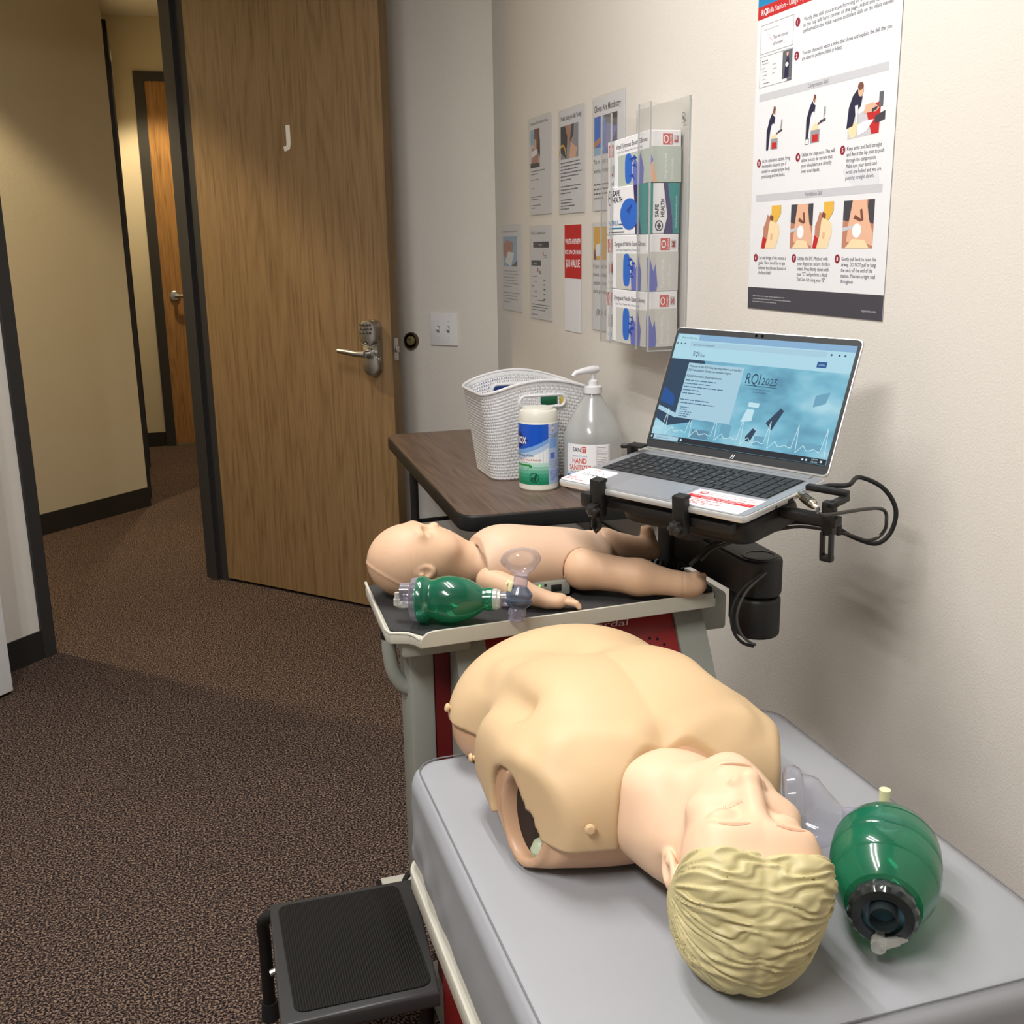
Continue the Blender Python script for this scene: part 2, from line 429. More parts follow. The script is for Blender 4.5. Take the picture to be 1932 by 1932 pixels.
# =============== setting ===============
HC = 2.84; RC = 2.75
D1 = Vector((.682, .731, 0)).normalized(); N1 = Vector((-.731, .682, 0)).normalized()   # doorway wall: along, outwards
HINGE = Vector((.12, 4.524, 0)); J1 = HINGE - D1 * .909
D2 = Vector((-.68, .733, 0)).normalized(); N2 = Vector((.733, .68, 0)).normalized()
RW = 1.13; CORNER = Vector((RW, 3.86, 0)); CORN2 = Vector((.317, 4.736, 0))
struct('floor', MB().use(carpet()).box((-5.5, -2.2, -.1), (2.4, 9, 0)))
def wallseg(name, a, b, n, z0, z1, m, th=.1):
    a, b, n = Vector(a), Vector(b), Vector(n)
    pts = [a, b, b + n * th, a + n * th]
    return struct(name, MB().use(m).prism([(p.x, p.y) for p in pts], z0, z1), smooth=False)
wallseg('wall_right', (RW, -2.1, 0), CORNER, (1, 0, 0), 0, RC, M_wall)
wallseg('wall_back', CORNER, CORN2, N2, 0, RC, M_wall, .09)
TRW = .05   # steel frame width
wallseg('wall_door_right', HINGE + D1 * TRW, CORN2, N1, 0, RC, M_wall, .1)
wallseg('wall_door_left', J1 - D1 * 4.2, J1 - D1 * TRW, N1, 0, RC, M_wall, .1)
wallseg('wall_door_top', J1 - D1 * TRW, HINGE + D1 * TRW, N1, 2.5, RC, M_wall, .1)
wallseg('wall_left', (-3.45, .78, 0), (-3.45, -2.1, 0), (-1, 0, 0), 0, RC, M_wall)
wallseg('wall_front', (-3.45, -2.1, 0), (RW, -2.1, 0), (0, -1, 0), 0, RC, M_wall)
pts = [(RW + .1, -2.2), (RW + .1, 3.9), (CORN2.x + .05, CORN2.y + .05), (J1.x - 2.95, J1.y - 3.1), (-3.6, .7), (-3.6, -2.2)]
struct('ceiling', MB().use(M_ceil).prism(pts, RC, RC + .06), smooth=False)
# the doorway's black steel frame
def vbox(mb, a, b, n, t0, t1, z0, z1):
    a, b, n = Vector(a), Vector(b), Vector(n)
    mb.prism([(p.x, p.y) for p in (a + n * t0, b + n * t0, b + n * t1, a + n * t1)], z0, z1)
mb = MB().use(M_black)
vbox(mb, J1 - D1 * TRW, J1, N1, -.012, .112, 0, 2.5)
vbox(mb, HINGE, HINGE + D1 * TRW, N1, -.012, .112, 0, 2.5)
vbox(mb, J1, HINGE, N1, -.012, .112, 2.45, 2.5)
vbox(mb, J1, J1 + D1 * .015, N1, .045, .075, 0, 2.45); vbox(mb, HINGE - D1 * .015, HINGE, N1, .045, .075, 0, 2.45)
struct('trim_1', mb, smooth=False)
# baseboards
def baseb(name, a, b, n, h=.1, t=.008, m=M_base):
    mb = MB().use(m); vbox(mb, a, b, n, -t, 0, 0, h); return struct(name, mb, smooth=False)
baseb('baseboard_left', J1 - D1 * 4.1, J1 - D1 * TRW, N1)
baseb('baseboard_right', (RW, -2.1, 0), CORNER, (1, 0, 0))
baseb('baseboard_back', CORNER, CORN2, N2)
# hall
HA = Vector((-.222, 6.086, 0)); HD = Vector((.723, .691, 0)).normalized(); HN = Vector((-.691, .723, 0)).normalized()
wallseg('wall_hall', HA - HD * 4.6, HA, HN, 0, HC, M_hwall, .1)
baseb('baseboard_hall', HA - HD * 4.6, HA + HD * .008, HN, .105)
HB = Vector((-.285, 8.0, 0)); SD = (HB - HA - HN * .03).normalized(); SN = Vector((-SD.y, SD.x, 0))
wallseg('wall_hall_side', HA + HN * .1 - SN * -.0, HB + SN * .0, SN, 0, HC, M_hwall, .1)
wallseg('wall_hall_end', (-.6, 8.0, 0), (2.0, 8.0, 0), (0, 1, 0), 0, HC, M_hwall, .1)
wallseg('wall_hall_unseen', (.42, 4.83, 0), (1.5, 8.0, 0), (.95, -.32, 0), 0, HC, M_hwall, .1)  # unseen wall, added to contain the hall light
baseb('baseboard_end', (-.3, 8.0, 0), (-.125, 8.0, 0), (0, 1, 0))
vv = [(-4.2, 1.6), (.42, 4.7), (2.1, 8.1), (-.6, 8.1), (-4.4, 4.4)]
struct('ceiling_hall', MB().use(M_ceil).prism([(p[0], p[1]) for p in [(J1.x - 3.2, J1.y - 3.3), (CORN2.x + .2, CORN2.y + .05), (2.1, 8.1), (-.6, 8.1), (-3.7, 3.2)]], HC, HC + .05), smooth=False)
# black frame of a doorway seen edge-on along the hall's side wall
mb = MB().use(M_black); p0 = HA + HN * .1 + SD * .12; p1 = p0 + SD * 1.0
for a, b, z0, z1 in ((p0, p0 + SD * .06, 0, 2.5), (p1 - SD * .06, p1, 0, 2.5), (p0, p1, 2.44, 2.5)): vbox(mb, a, b, SN, -.085, 0, z0, z1)
struct('trim_2', mb, smooth=False)
mb = MB().use(M_oak2); vbox(mb, p0 + SD * .06, p1 - SD * .06, SN, -.004, 0, .01, 2.44); struct('door_3', mb, smooth=False)
# far door and its frame
mb = MB().use(M_black)
mb.box((-.13, 7.975, 0), (-.065, 8.02, 2.5)); mb.box((.86, 7.975, 0), (.925, 8.02, 2.5)); mb.box((-.065, 7.975, 2.44), (.86, 8.02, 2.5))
struct('trim_3', mb, smooth=False)
d2 = empty('door_2', (.4, 7.99, 0)); d2['kind'] = 'structure'
MB().use(M_oak2).box((-.065, 7.985, .014), (.86, 8.03, 2.44)).build('door_panel', d2, smooth=False)
MB().use(M_nickel).lathe([(.0, 0), (.036, 0), (.036, .008), (.03, .013), (.012, .014), (.012, .05), (.0, .05)], frame((.012, 7.985, 1.045), (1, 0, 0), (0, 0, 1))).build('door_rose', d2)
MB().use(M_nickel).tube([(.012, 7.935, 1.045), (.04, 7.93, 1.045), (.135, 7.935, 1.045)], [.011, .011, .008], 10).build('door_handle', d2)
# open oak door (letter J)
DD = Vector((.667, -.745, 0)).normalized(); DN = Vector((DD.y, -DD.x, 0))     # DN points to the camera side
if DN.y > 0: DN = -DN
FD = frame(HINGE, DD, (0, 0, 1)); DW = .915; zs = 1 if (FD.to_3x3() @ Vector((0, 0, 1))).dot(DN) > 0 else -1
door = empty('door_1', HINGE); door['kind'] = 'structure'
MB(FD).use(M_oak).box((.004, .013, -.044 * zs), (DW, 2.44, 0)).build('door_panel', door, smooth=False)
M_oakedge = wood('oak_edge', (84, 62, 36), (96, 74, 44), (106, 82, 50))
MB(FD).use(M_oakedge).box((DW, .013, -.044 * zs), (DW + .0015, 2.44, 0)).build('door_edge', door, smooth=False)
M_letter = mat('white_letter', (232, 230, 222), rough=.4)
def FDp(x, z, o=0): return FD @ Vector((x, z, o * zs))
DF = frame(FDp(0, 0), DD if zs > 0 else DD, (0, 0, 1))
ink = Ink(DF); ink.text('J', .462, 1.722, .062, M_letter, w=.036, bold=.045); ink.build('door_letter', door)
# keypad lever lock
lk = MB(DF); lk.use(M_nickel)
lx = .838
def stad(x0, x1, z0, z1, r): return rrect(x0, z0, x1, z1, r, 6)
lk.prism(stad(lx - .036, lx + .036, .905, 1.105, .034), 0, .012)
lk.prism(stad(lx - .034, lx + .034, 1.012, 1.103, .032), .012, .046, bev=.004)
lk.prism(stad(lx - .034, lx + .034, .908, .985, .03), .012, .032, bev=.004)
lk.prism([(lx - .03, .97), (lx + .03, .97), (lx + .034, 1.03), (lx - .034, 1.03)], .012, .026)
lk.build('keypad_lock', door)
kb = MB(DF).use(mat('key_metal', (120, 120, 116), rough=.35, metal=1))
for r in range(3):
    for c in range(4):
        kb.lathe([(.0, .046), (.0052, .046), (.0045, .0495), (0, .05)], Matrix.Translation((lx - .021 + c * .014 + (r % 2) * .004 - .002, 1.088 - r * .014, 0)), n=8)
kb.lathe([(0, .046), (.006, .046), (.006, .049), (.004, .047), (0, .047)], Matrix.Translation((lx, 1.026, 0)), n=12)
kb.build('keypad_buttons', door)
MB(DF).use(M_nickel).lathe([(.0, .026), (.02, .026), (.018, .034), (.0125, .036), (.0125, .062), (.0, .064)], Matrix.Translation((lx - .002, .985, 0)), n=20).tube([(lx, .985, .06), (lx - .035, .986, .066), (lx - .07, .990, .066), (lx - .118, .994, .062)], [.0125, .011, .0105, .009], 12).build('door_handle', door)
# latch plate on the door's edge
DE = frame(FDp(DW + .0015, 1.0, 0) - DN * .022, DN * -1, (0, 0, 1))
if (DE.to_3x3() @ Vector((0, 0, 1))).dot(DD) < 0: DE = frame(FDp(DW + .0015, 1.0, 0) - DN * .022, DN, (0, 0, 1))
mb = MB(DE).use(M_nickel); mb.prism(rrect(-.0125, -.04, .0125, .04, .004), 0, .0018, bev=.0004); mb.box((-.007, -.012, .0018), (.006, .012, .012), bev=.003)
mb.lathe([(0, .0018), (.004, .0018), (.003, .003), (0, .003)], Matrix.Translation((0, .03, 0)), n=10).lathe([(0, .0018), (.004, .0018), (.003, .003), (0, .003)], Matrix.Translation((0, -.03, 0)), n=10)
mb.build('latch', door)

# light switch plate and door stop on the back wall
BF = lambda t, z: frame(CORNER + D2 * t + Vector((0, 0, z)), -D2 if True else D2, (0, 0, 1))
ff = BF(0, 0)
sgn = 1 if (ff.to_3x3() @ Vector((0, 0, 1))).dot(-N2) > 0 else -1
def backp(t, z): return frame(CORNER + D2 * t + Vector((0, 0, z)), D2 * (-sgn), (0, 0, 1)) if sgn > 0 else frame(CORNER + D2 * t + Vector((0, 0, z)), D2, (0, 0, 1))
sw = empty('light_switch', CORNER + D2 * .235 + Vector((0, 0, 1.05)), 'white double light switch plate on the wall between the open door and the corner', 'light switch')
FS = backp(.235, 1.05)
mb = MB(FS).use(M_white).prism(rrect(-.061, -.061, .061, .061, .004), 0, .006, bev=.002)
mb.build('switch_plate', sw)
for sx in (-.023, .023):
    mb = MB(FS).use(mat('switch_slot', (150, 150, 148), rough=.5)); mb.box((sx - .005, -.013, .006), (sx + .005, .013, .0066)); mb.build('toggle_slot', sw, smooth=False)
    MB(FS @ Matrix.Translation((sx, 0, .006)) @ Matrix.Rotation(math.radians(-28), 4, 'X')).use(M_white).box((-.0035, -.006, 0), (.0035, .004, .013), bev=.001).build('toggle', sw)
    for zz in (-.03, .03): MB(FS).use(mat('screw_white', (196, 196, 194), rough=.4)).lathe([(0, .006), (.003, .006), (.0028, .0072), (0, .0072)], Matrix.Translation((sx, zz, 0)), n=10).build('screw', sw)
FB = backp(.386, 1.003)
bs = empty('door_stop', FB.translation, 'round bronze rimmed door stop with a rubber bumper on the wall beside the door', 'door stop')
MB(FB).use(mat('bronze', (104, 92, 74), rough=.32, metal=1)).lathe([(0, 0), (.0325, 0), (.0325, .008), (.029, .013), (.025, .012), (.023, .004), (0, .004)], n=32).build('stop_cup', bs)
MB(FB).use(mat('old_rubber', (126, 116, 78), rough=.6)).lathe([(0, .004), (.018, .004), (.018, .012), (.015, .017), (.008, .018), (.006, .013), (0, .013)], n=28).build('rubber_bumper', bs)

# tall white cabinet at the left
cb = empty('storage_cabinet', (-.9, 3.2, 0), 'tall plain white cabinet at the left edge beside the dark doorway', 'cabinet')
c0 = Vector((-.59, 3.517, 0)); MBc = MB().use(M_white)
q = [c0, c0 - D1 * .9, c0 - D1 * .9 + N1 * .14, c0 + N1 * .14]
MBc.prism([(p.x, p.y) for p in q], .012, 2.0, bev=.003); MBc.build('cabinet_body', cb)
for a, b in ((.03, .03), (.87, .03), (.03, .11), (.87, .11)):
    p = c0 - D1 * a + N1 * b; MB().use(M_rubber).lathe([(0, 0), (.012, 0), (.012, .012), (0, .012)], Matrix.Translation(p), n=10).build('foot', cb)

# ceiling troffers
M_tube = mat('lamp_tube', (255, 246, 232), rough=.4, emit=6)
for i, (tx, ty, tp) in enumerate(TROFFERS):
    t = empty('ceiling_light', (tx, ty, RC), ['twin tube ceiling light above the manikin table', 'twin tube ceiling light further left in the room'][i], 'ceiling light')
    mb = MB().use(M_white).box((tx - .2, ty - .62, RC - .028), (tx + .2, ty + .62, RC), bev=.004); mb.build('housing', t)
    for k in (-1, 1):
        MB().use(M_tube).tube([(tx + k * .11, ty - .57, RC - .045), (tx + k * .11, ty + .57, RC - .045)], .013, 12).build('tube', t)
# =============== things on the right wall ===============
P_paper = mat('paper', (226, 227, 230), rough=.7)
P_ink = mat('ink_black', (38, 38, 44), rough=.7); P_grey = mat('ink_grey', (150, 150, 154), rough=.7); P_lgrey = mat('ink_light_grey', (196, 197, 202), rough=.7)
P_mid = mat('ink_mid', (96, 96, 104), rough=.7); P_red = mat('ink_red', (190, 38, 40), rough=.6); P_dred = mat('ink_dark_red', (142, 26, 48), rough=.6)
P_blue = mat('ink_blue', (28, 128, 182), rough=.6); P_navy = mat('ink_navy', (34, 34, 62), rough=.7); P_skin = mat('ink_skin', (226, 178, 148), rough=.7)
P_skin2 = mat('ink_skin_dark', (186, 128, 104), rough=.7); P_brown = mat('ink_brown', (118, 72, 56), rough=.7); P_cream = mat('ink_cream', (240, 214, 172), rough=.7)
P_yel = mat('ink_yellow', (226, 178, 70), rough=.7); P_char = mat('ink_charcoal', (66, 64, 72), rough=.6); P_glove = mat('ink_glove_blue', (44, 108, 206), rough=.6)
P_glove2 = mat('ink_glove_violet', (104, 112, 192), rough=.6); P_gcream = mat('ink_box_grey', (206, 205, 200), rough=.6); P_lblue = mat('ink_pale_blue', (150, 186, 214), rough=.7)
P_teal = mat('ink_teal', (28, 138, 140), rough=.6); P_purple = mat('ink_purple', (52, 44, 104), rough=.6); P_white = mat('ink_white', (240, 240, 243), rough=.6)
P_orange = mat('ink_orange', (196, 128, 60), rough=.7); P_coral = mat('ink_coral', (206, 84, 78), rough=.6); P_sage = mat('ink_sage', (186, 196, 186), rough=.6)
A_clear = clearmat('clear_acrylic', (252, 252, 252), (225, 225, 222), .03, rough=.04, fres=.35, edge=.03)
A_edge = clearmat('acrylic_edge', (205, 208, 206), (225, 228, 228), .4, rough=.1)

def wallframe(y, z, off=0): return frame((RW - off, y, z), (0, -1, 0), (0, 0, 1))
def person_bend(ink, x, y, s, lay=2):
    """small printed figure bending over, s = height"""
    q = lambda P, m: ink.poly([(x + a * s, y + b * s) for a, b in P], m, lay)
    q([(0, 0), (.1, 0), (.17, .45), (.3, .78), (.24, .86), (.12, .72), (.0, .45)], P_navy)
    q([(.17, .55), (.3, .78), (.38, .74), (.34, .55), (.3, .62)], P_navy)
    q([(.29, .58), (.34, .6), (.38, .35), (.34, .33)], P_white)
    q([(.26, .86), (.33, .8), (.4, .86), (.38, .98), (.3, 1.0)], P_brown)
    q([(.33, .8), (.4, .84), (.39, .9), (.34, .88)], P_skin)
def cart_pic(ink, x, y, s, lay=1):
    q = lambda P, m, l=lay: ink.poly([(x + a * s, y + b * s) for a, b in P], m, l)
    q([(0, 0), (.5, 0), (.5, .38), (0, .38)], P_grey); q([(.1, .03), (.42, .03), (.42, .25), (.1, .25)], P_red, lay + 1)
    q([(.02, .38), (.4, .38), (.42, .5), (.25, .58), (.05, .48)], P_cream, lay + 1); q([(.35, .5), (.6, .56), (.62, .6), (.4, .58)], P_brown, lay + 1)
    q([(.5, .55), (.8, .6), (.8, .68), (.5, .63)], P_char, lay + 1); q([(.68, .68), (.72, .68), (.72, .8), (.68, .8)], P_char, lay + 1)
    q([(.68, .78), (.78, .78), (.78, 1.02), (.7, 1.0)], P_grey, lay + 2)

# ---- large training poster
PW = wallframe(2.02, 1.225, .0012)
po = empty('training_poster', PW.translation, 'large white training poster with a dark bottom band on the right wall above the laptop', 'poster')
WM[po.name] = po.matrix_world.copy()
MB(PW).use(P_paper).box((0, 0, 0), (.452, .612, .0006)).build('poster_sheet', po, smooth=False)
k = Ink(PW @ Matrix.Translation((0, 0, .0006)))
k.rect(0, 0, .452, .042, P_char); k.greek(.020, .024, .145, 3, .0055, .0018, P_grey, seed=3); k.text('rqipartners.com', .393, .012, .0042, P_lgrey, w=.04)
k.rect(0, .546, .452, .569, P_red); k.rect(0, .569, .452, .612, P_blue); k.text('RQI', .014, .5525, .0105, P_white, bold=.015); k.text('Skills Station - Usage Tips for Success', .034, .5525, .0095, P_white, w=.2)
# pale watermark rings behind the print
for cx, cy, r in ((.4, .33, .12),): k.ring(cx, cy, r, .03, mat('ink_faint', (217, 219, 224), rough=.7), 1, a0=4.2 if cx < .2 else 3.9, a1=5.2 if cx < .2 else 4.9)
k.frame(.014, .482, .132, .534, .0006, P_mid, 2); k.greek(.024, .5235, .09, 1, .005, .0018, P_lgrey, seed=5)
k.text('Top left corner', .061, .5035, .0062, P_mid, w=.052); k.text('of browser', .061, .4925, .0062, P_mid, w=.036)
k.poly([(.0365, .5185), (.0375, .5175), (.058, .5015), (.057, .501)], P_red, 3)
k.frame(.015, .4215, .132, .4775, .0006, P_mid, 2); k.rect(.098, .427, .1315, .476, P_mid, 2)
k.poly([(.106, .428), (.121, .428), (.122, .455), (.117, .47), (.108, .452)], P_navy, 3); k.disc(.1155, .4695, .0035, P_skin, 4); k.disc(.1145, .451, .0055, P_white, 4, ry=.004); k.rect(.116, .4215, .131, .4265, P_mid, 3)
k.greek(.022, .468, .05, 1, .006, .0016, P_mid, seed=7); k.greek(.022, .463, .03, 2, .008, .0012, P_grey, seed=8); k.greek(.024, .449, .02, 3, .007, .0012, P_grey, seed=9); k.greek(.062, .458, .016, 3, .008, .0012, P_grey, seed=10); k.greek(.03, .4275, .045, 1, .006, .0012, P_mid, seed=11)
def num(n, x, y):
    k.disc(x, y, .0078, P_dred, 2); k.text(str(n), x - .0022, y - .0037, .0072, P_white, 3, bold=.02)
num(1, .146, .518); num(2, .147, .4605)
TM = mat('ink_text', (88, 88, 104), rough=.7)
H = .0068
def para(x, y, rows, gap=.0105, full=None):
    for i, (t, wd) in enumerate(rows): k.text(t, x, y - gap * i, H, TM, 2, w=wd)
para(.166, .5155, [('Verify the skill you are performing at the station is shown', .262), ('in the top left hand corner of the page. Adult and Child Skills', .262), ('performed on the Adult manikin and Infant Skills on the infant manikin', .262)], .0095)
para(.166, .459, [('You can choose to watch a video that shows and explains the skill that you', .262), ('are about to perform (Adult or Infant)', .125)], .0095)
k.rect(.017, .396, .427, .4095, P_lgrey); k.text('Compression Skill', .19, .3995, .0072, TM, w=.064)
k.rect(.019, .208, .43, .2215, P_lgrey); k.text('Ventilation Skill', .197, .2115, .0072, TM, w=.056)
cart_pic(k, .066, .303, .052); person_bend(k, .05, .303, .079)
cart_pic(k, .206, .303, .058); person_bend(k, .19, .312, .074); k.frame(.188, .302, .201, .3125, .0012, P_mid, 2)
# third picture: larger figure over the manikin
k.poly([(.322, .299), (.398, .302), (.398, .328), (.38, .345), (.322, .33)], P_lgrey, 1); k.poly([(.39, .302), (.41, .302), (.412, .352), (.37, .345)], P_red, 1)
k.poly([(.33, .3), (.345, .302), (.352, .322), (.335, .328), (.323, .315)], P_cream, 2); k.poly([(.352, .303), (.375, .308), (.395, .325), (.37, .325), (.35, .32)], P_white, 3)
k.poly([(.365, .337), (.4, .337), (.408, .342), (.392, .352), (.37, .35)], P_skin, 3)
k.poly([(.318, .317), (.336, .32), (.345, .345), (.356, .362), (.345, .378), (.332, .368), (.322, .35)], P_navy, 4); k.poly([(.335, .362), (.36, .365), (.356, .35), (.345, .343)], P_navy, 4)
k.poly([(.34, .352), (.349, .352), (.35, .325), (.345, .322)], P_white, 5); k.disc(.3545, .3745, .0075, P_skin, 5, ry=.0095); k.disc(.3535, .3815, .008, P_brown, 6, ry=.0065)
k.rect(.4065, .343, .4175, .366, P_mid, 3); k.poly([(.388, .336), (.402, .34), (.404, .345), (.388, .342)], P_char, 3); k.poly([(.398, .318), (.425, .322), (.425, .336), (.398, .33)], P_char, 3)
num(3, .0245, .281); num(4, .167, .282); num(5, .31, .283)
para(.037, .281, [('At the simulation station, bring', .102), ('the manikin closer to you if', .09), ('needed to maintain proper body', .102), ('positioning and mechanics.', .087)], .0096)
para(.18, .282, [('Utilize the step stool. This will', .106), ('allow you to be certain that', .1), ('your shoulders are directly', .098), ('over your hands.', .062)], .0096)
para(.323, .281, [('Keep arms and back straight', .098), ('and flex at the hip joint to push', .105), ('through the compression.', .085), ('Make sure your hands and', .087), ('wrists are locked and you are', .1), ('pushing straight down.', .082)], .0096)
# ventilation pictures
def head_pic(x, y, w_, h_):
    q = lambda P, m, l: k.poly([(x + a * w_, y + b * h_) for a, b in P], m, l)
    q([(.15, 0), (.75, 0), (.95, .35), (.9, .55), (.6, .66), (.35, .62), (.2, .4)], P_cream, 2); q([(0, 0), (.2, 0), (.3, .22), (.08, .3)], P_red, 3)
    q([(.1, .3), (.32, .22), (.4, .6), (.5, .72), (.3, .8), (.2, .6), (.1, .5)], P_skin2, 3); q([(.5, .66), (.75, .6), (.98, .8), (.98, 1), (.5, 1)], P_yel, 4); q([(.42, .68), (.6, .64), (.62, .74), (.45, .8)], P_brown, 5)
    q([(.48, .22), (.58, .2), (.6, .34), (.5, .36)], P_skin, 4)
def hand_pic(x, y, w_, h_):
    q = lambda P, m, l: k.poly([(x + a * w_, y + b * h_) for a, b in P], m, l)
    k.rect(x, y, x + w_, y + h_, P_skin2, 1); q([(0, .6), (.25, .55), (.3, 1), (0, 1)], P_char, 2); q([(.75, .55), (1, .5), (1, 1), (.8, 1)], P_char, 2)
    q([(.2, .55), (.3, 1), (.75, 1), (.85, .6), (1, .3), (1, .05), (.8, .1), (.5, .05), (.15, .15)], P_skin, 3); q([(.35, .62), (.6, .55), (.62, .6), (.4, .7)], P_brown, 4); q([(.55, .8), (.62, .82), (.68, .58), (.6, .56)], P_brown, 4)
    k.disc(x + .48 * w_, y + .37 * h_, .15 * w_, P_white, 5, ry=.15 * h_); q([(.0, .35), (.35, .42), (.35, .48), (0, .44)], P_lgrey, 4); q([(.1, 0), (.9, 0), (.75, .17), (.35, .2)], P_cream, 4)
head_pic(.045, .118, .072, .081); hand_pic(.152, .118, .075, .08); head_pic(.23, .118, .064, .081); hand_pic(.323, .118, .089, .08)
num(6, .026, .1); num(7, .169, .1); num(8, .312, .1)
para(.038, .097, [('Use the bridge of the nose as a', .102), ('guide. There should be no gap', .1), ('between the chin and bottom of', .105), ('the face shield', .047)], .0096)
para(.182, .097, [('Utilize the E/C Method with', .1), ('your fingers to secure the face', .108), ('shield. Press firmly down with', .105), ('your "C" and perform a Head', .1), ('Tilt/Chin Lift using your "E"', .094)], .0096)
para(.325, .097, [('Gently pull back to open the', .1), ('airway, DO NOT pull or hang', .1), ('the neck off the end of the', .092), ('station. Maintain a tight seal', .1), ('throughout', .038)], .0096)
k.build('poster_print', po)

# ---- letter-size flyers in clear sleeves
def flyer(y0, y1, z0, z1, label, draw, sleeve=True, name='wall_flyer', off=.0012):
    Fm = wallframe(y0, z0, off); W_, H_ = y0 - y1, z1 - z0
    t = empty(name, Fm.translation, label, 'flyer' if name == 'wall_flyer' else 'sign')
    WM[t.name] = t.matrix_world.copy()
    e = .004 if sleeve else 0
    MB(Fm).use(P_paper).box((e, e, 0), (W_ - e, H_ - e, .0006)).build('paper_sheet', t, smooth=False)
    i = Ink(Fm @ Matrix.Translation((0, 0, .0006))); draw(i, W_, H_); i.build('printing', t)
    if sleeve:
        MB(Fm).use(A_clear).box((0, 0, .0022), (W_, H_, .0040)).build('clear_sleeve', t, smooth=False)
    return t
def d1(i, W_, H_):
    i.text('Welcome to CPR and BLS Skills Testing', .012, H_ - .022, .0085, P_ink, w=W_ - .05); x0, x1 = .02, .105; z1 = H_ - .035; z0 = z1 - .115
    i.rect(x0 - .01, z0, x1, z1, P_gcream, 1); i.poly([(.04, z0), (.085, z0), (.1, z1), (.045, z1)], P_brown, 2); i.rect(.01, z0 + .07, .04, z1, P_lblue, 2); i.poly([(.015, z0), (.09, z0 + .005), (.085, z0 + .05), (.03, z0 + .06)], P_skin2, 3)
    i.poly([(.045, z0 + .05), (.07, z0 + .05), (.068, z0 + .085), (.05, z0 + .085)], P_skin, 4); i.poly([(.02, z0 + .03), (.08, z0 + .04), (.08, z0 + .055), (.02, z0 + .05)], P_white, 4); i.poly([(.08, z0 + .05), (.105, z0 + .03), (.105, z0 + .08), (.09, z0 + .1)], P_ink, 4)
    i.poly([(.01, z0), (.1, z0), (.1, z0 + .012), (.01, z0 + .015)], P_ink, 5)
    i.greek(.014, z0 - .012, .16, 2, .009, .003, P_mid, seed=21)
    for j in range(4): i.greek(.014, z0 - .038 - j * .026, .13 - j % 2 * .03, 1 + j // 2, .008, .0026, P_mid, seed=30 + j)
def d2_(i, W_, H_):
    i.text('Trouble Passing the Skills Testing?', .01, H_ - .03, .0125, P_ink, w=W_ - .04, bold=.01); z1 = H_ - .045; z0 = z1 - .092; x1 = W_ - .055
    i.rect(.012, z0, x1, z1, P_grey, 1); i.poly([(.012, z0 + .02), (.06, z0), (.075, z1), (.012, z1)], P_ink, 2); i.poly([(.05, z1), (.09, z1), (.1, z0 + .05), (.075, z0 + .03), (.07, z0 + .06)], P_skin2, 3)
    i.poly([(.085, z0), (.14, z0), (.15, z0 + .025), (.1, z0 + .045)], P_skin, 3); i.poly([(.09, z0 + .045), (.12, z0 + .06), (.125, z1), (.105, z1)], P_char, 4); i.ring(.028, z0 + .012, .03, .006, P_yel, 4, a0=0, a1=PI)
    i.greek(.012, z0 - .012, W_ - .035, 6, .0095, .0032, P_mid, seed=41); i.greek(.012, z0 - .078, W_ - .035, 3, .0095, .0032, P_mid, seed=42); i.greek(.012, z0 - .116, .12, 4, .0085, .003, P_mid, seed=43)
def d3(i, W_, H_):
    i.text('Gloves Are Mandatory', .008, H_ - .038, .017, P_ink, w=W_ - .04, bold=.012); z1 = H_ - .05; z0 = z1 - .098; x1 = W_ - .055
    i.rect(.008, z0, x1, z1, P_purple, 1); i.poly([(.008, z0), (.1, z0), (.13, z0 + .04), (.1, z1 - .005), (.008, z1)], P_glove, 2); i.poly([(.1, z1 - .03), (x1, z1 - .03), (x1, z1), (.08, z1)], P_ink, 3); i.poly([(.008, z0), (.06, z0), (.08, z0 + .018), (.008, z0 + .02)], P_lblue, 4)
    i.poly([(.008, z0 + .018), (.05, z0 + .03), (.055, z0 + .045), (.008, z0 + .035)], P_skin2, 5); i.poly([(.085, z0 + .012), (.125, z0 + .02), (x1, z0 + .06), (.1, z0 + .08)], P_glove2, 3)
    i.text('Put on a pair of gloves before', .006, z0 - .022, .0125, P_ink, w=W_ - .02); i.text('working on the manikin.', .006, z0 - .046, .0125, P_ink, w=W_ - .06)
    i.greek(.006, z0 - .078, W_ - .02, 3, .012, .004, P_mid, seed=51); i.greek(.006, z0 - .114, .09, 1, .01, .004, P_mid, seed=52)
def d4(i, W_, H_):
    i.text('Instructor Led Training Personnel', .012, H_ - .026, .008, P_mid, w=W_ - .06); z1 = H_ - .04; z0 = z1 - .1; x1 = W_ - .05
    i.rect(.01, z0, x1, z1, P_lblue, 1); i.poly([(.01, z0 + .04), (.07, z0 + .02), (.12, z0 + .05), (.13, z1 - .02), (.05, z1 - .01), (.01, z1 - .03)], P_skin2, 2); i.poly([(.03, z0 + .015), (.1, z0), (.14, z0 + .045), (.07, z0 + .05)], P_white, 3); i.poly([(.05, z0), (x1, z0), (x1, z0 + .02), (.1, z0)], P_char, 3)
    i.greek(.012, z0 - .018, W_ - .04, 6, .0105, .003, P_grey, seed=61); i.greek(.012, z0 - .092, W_ - .04, 4, .0105, .003, P_grey, seed=62)
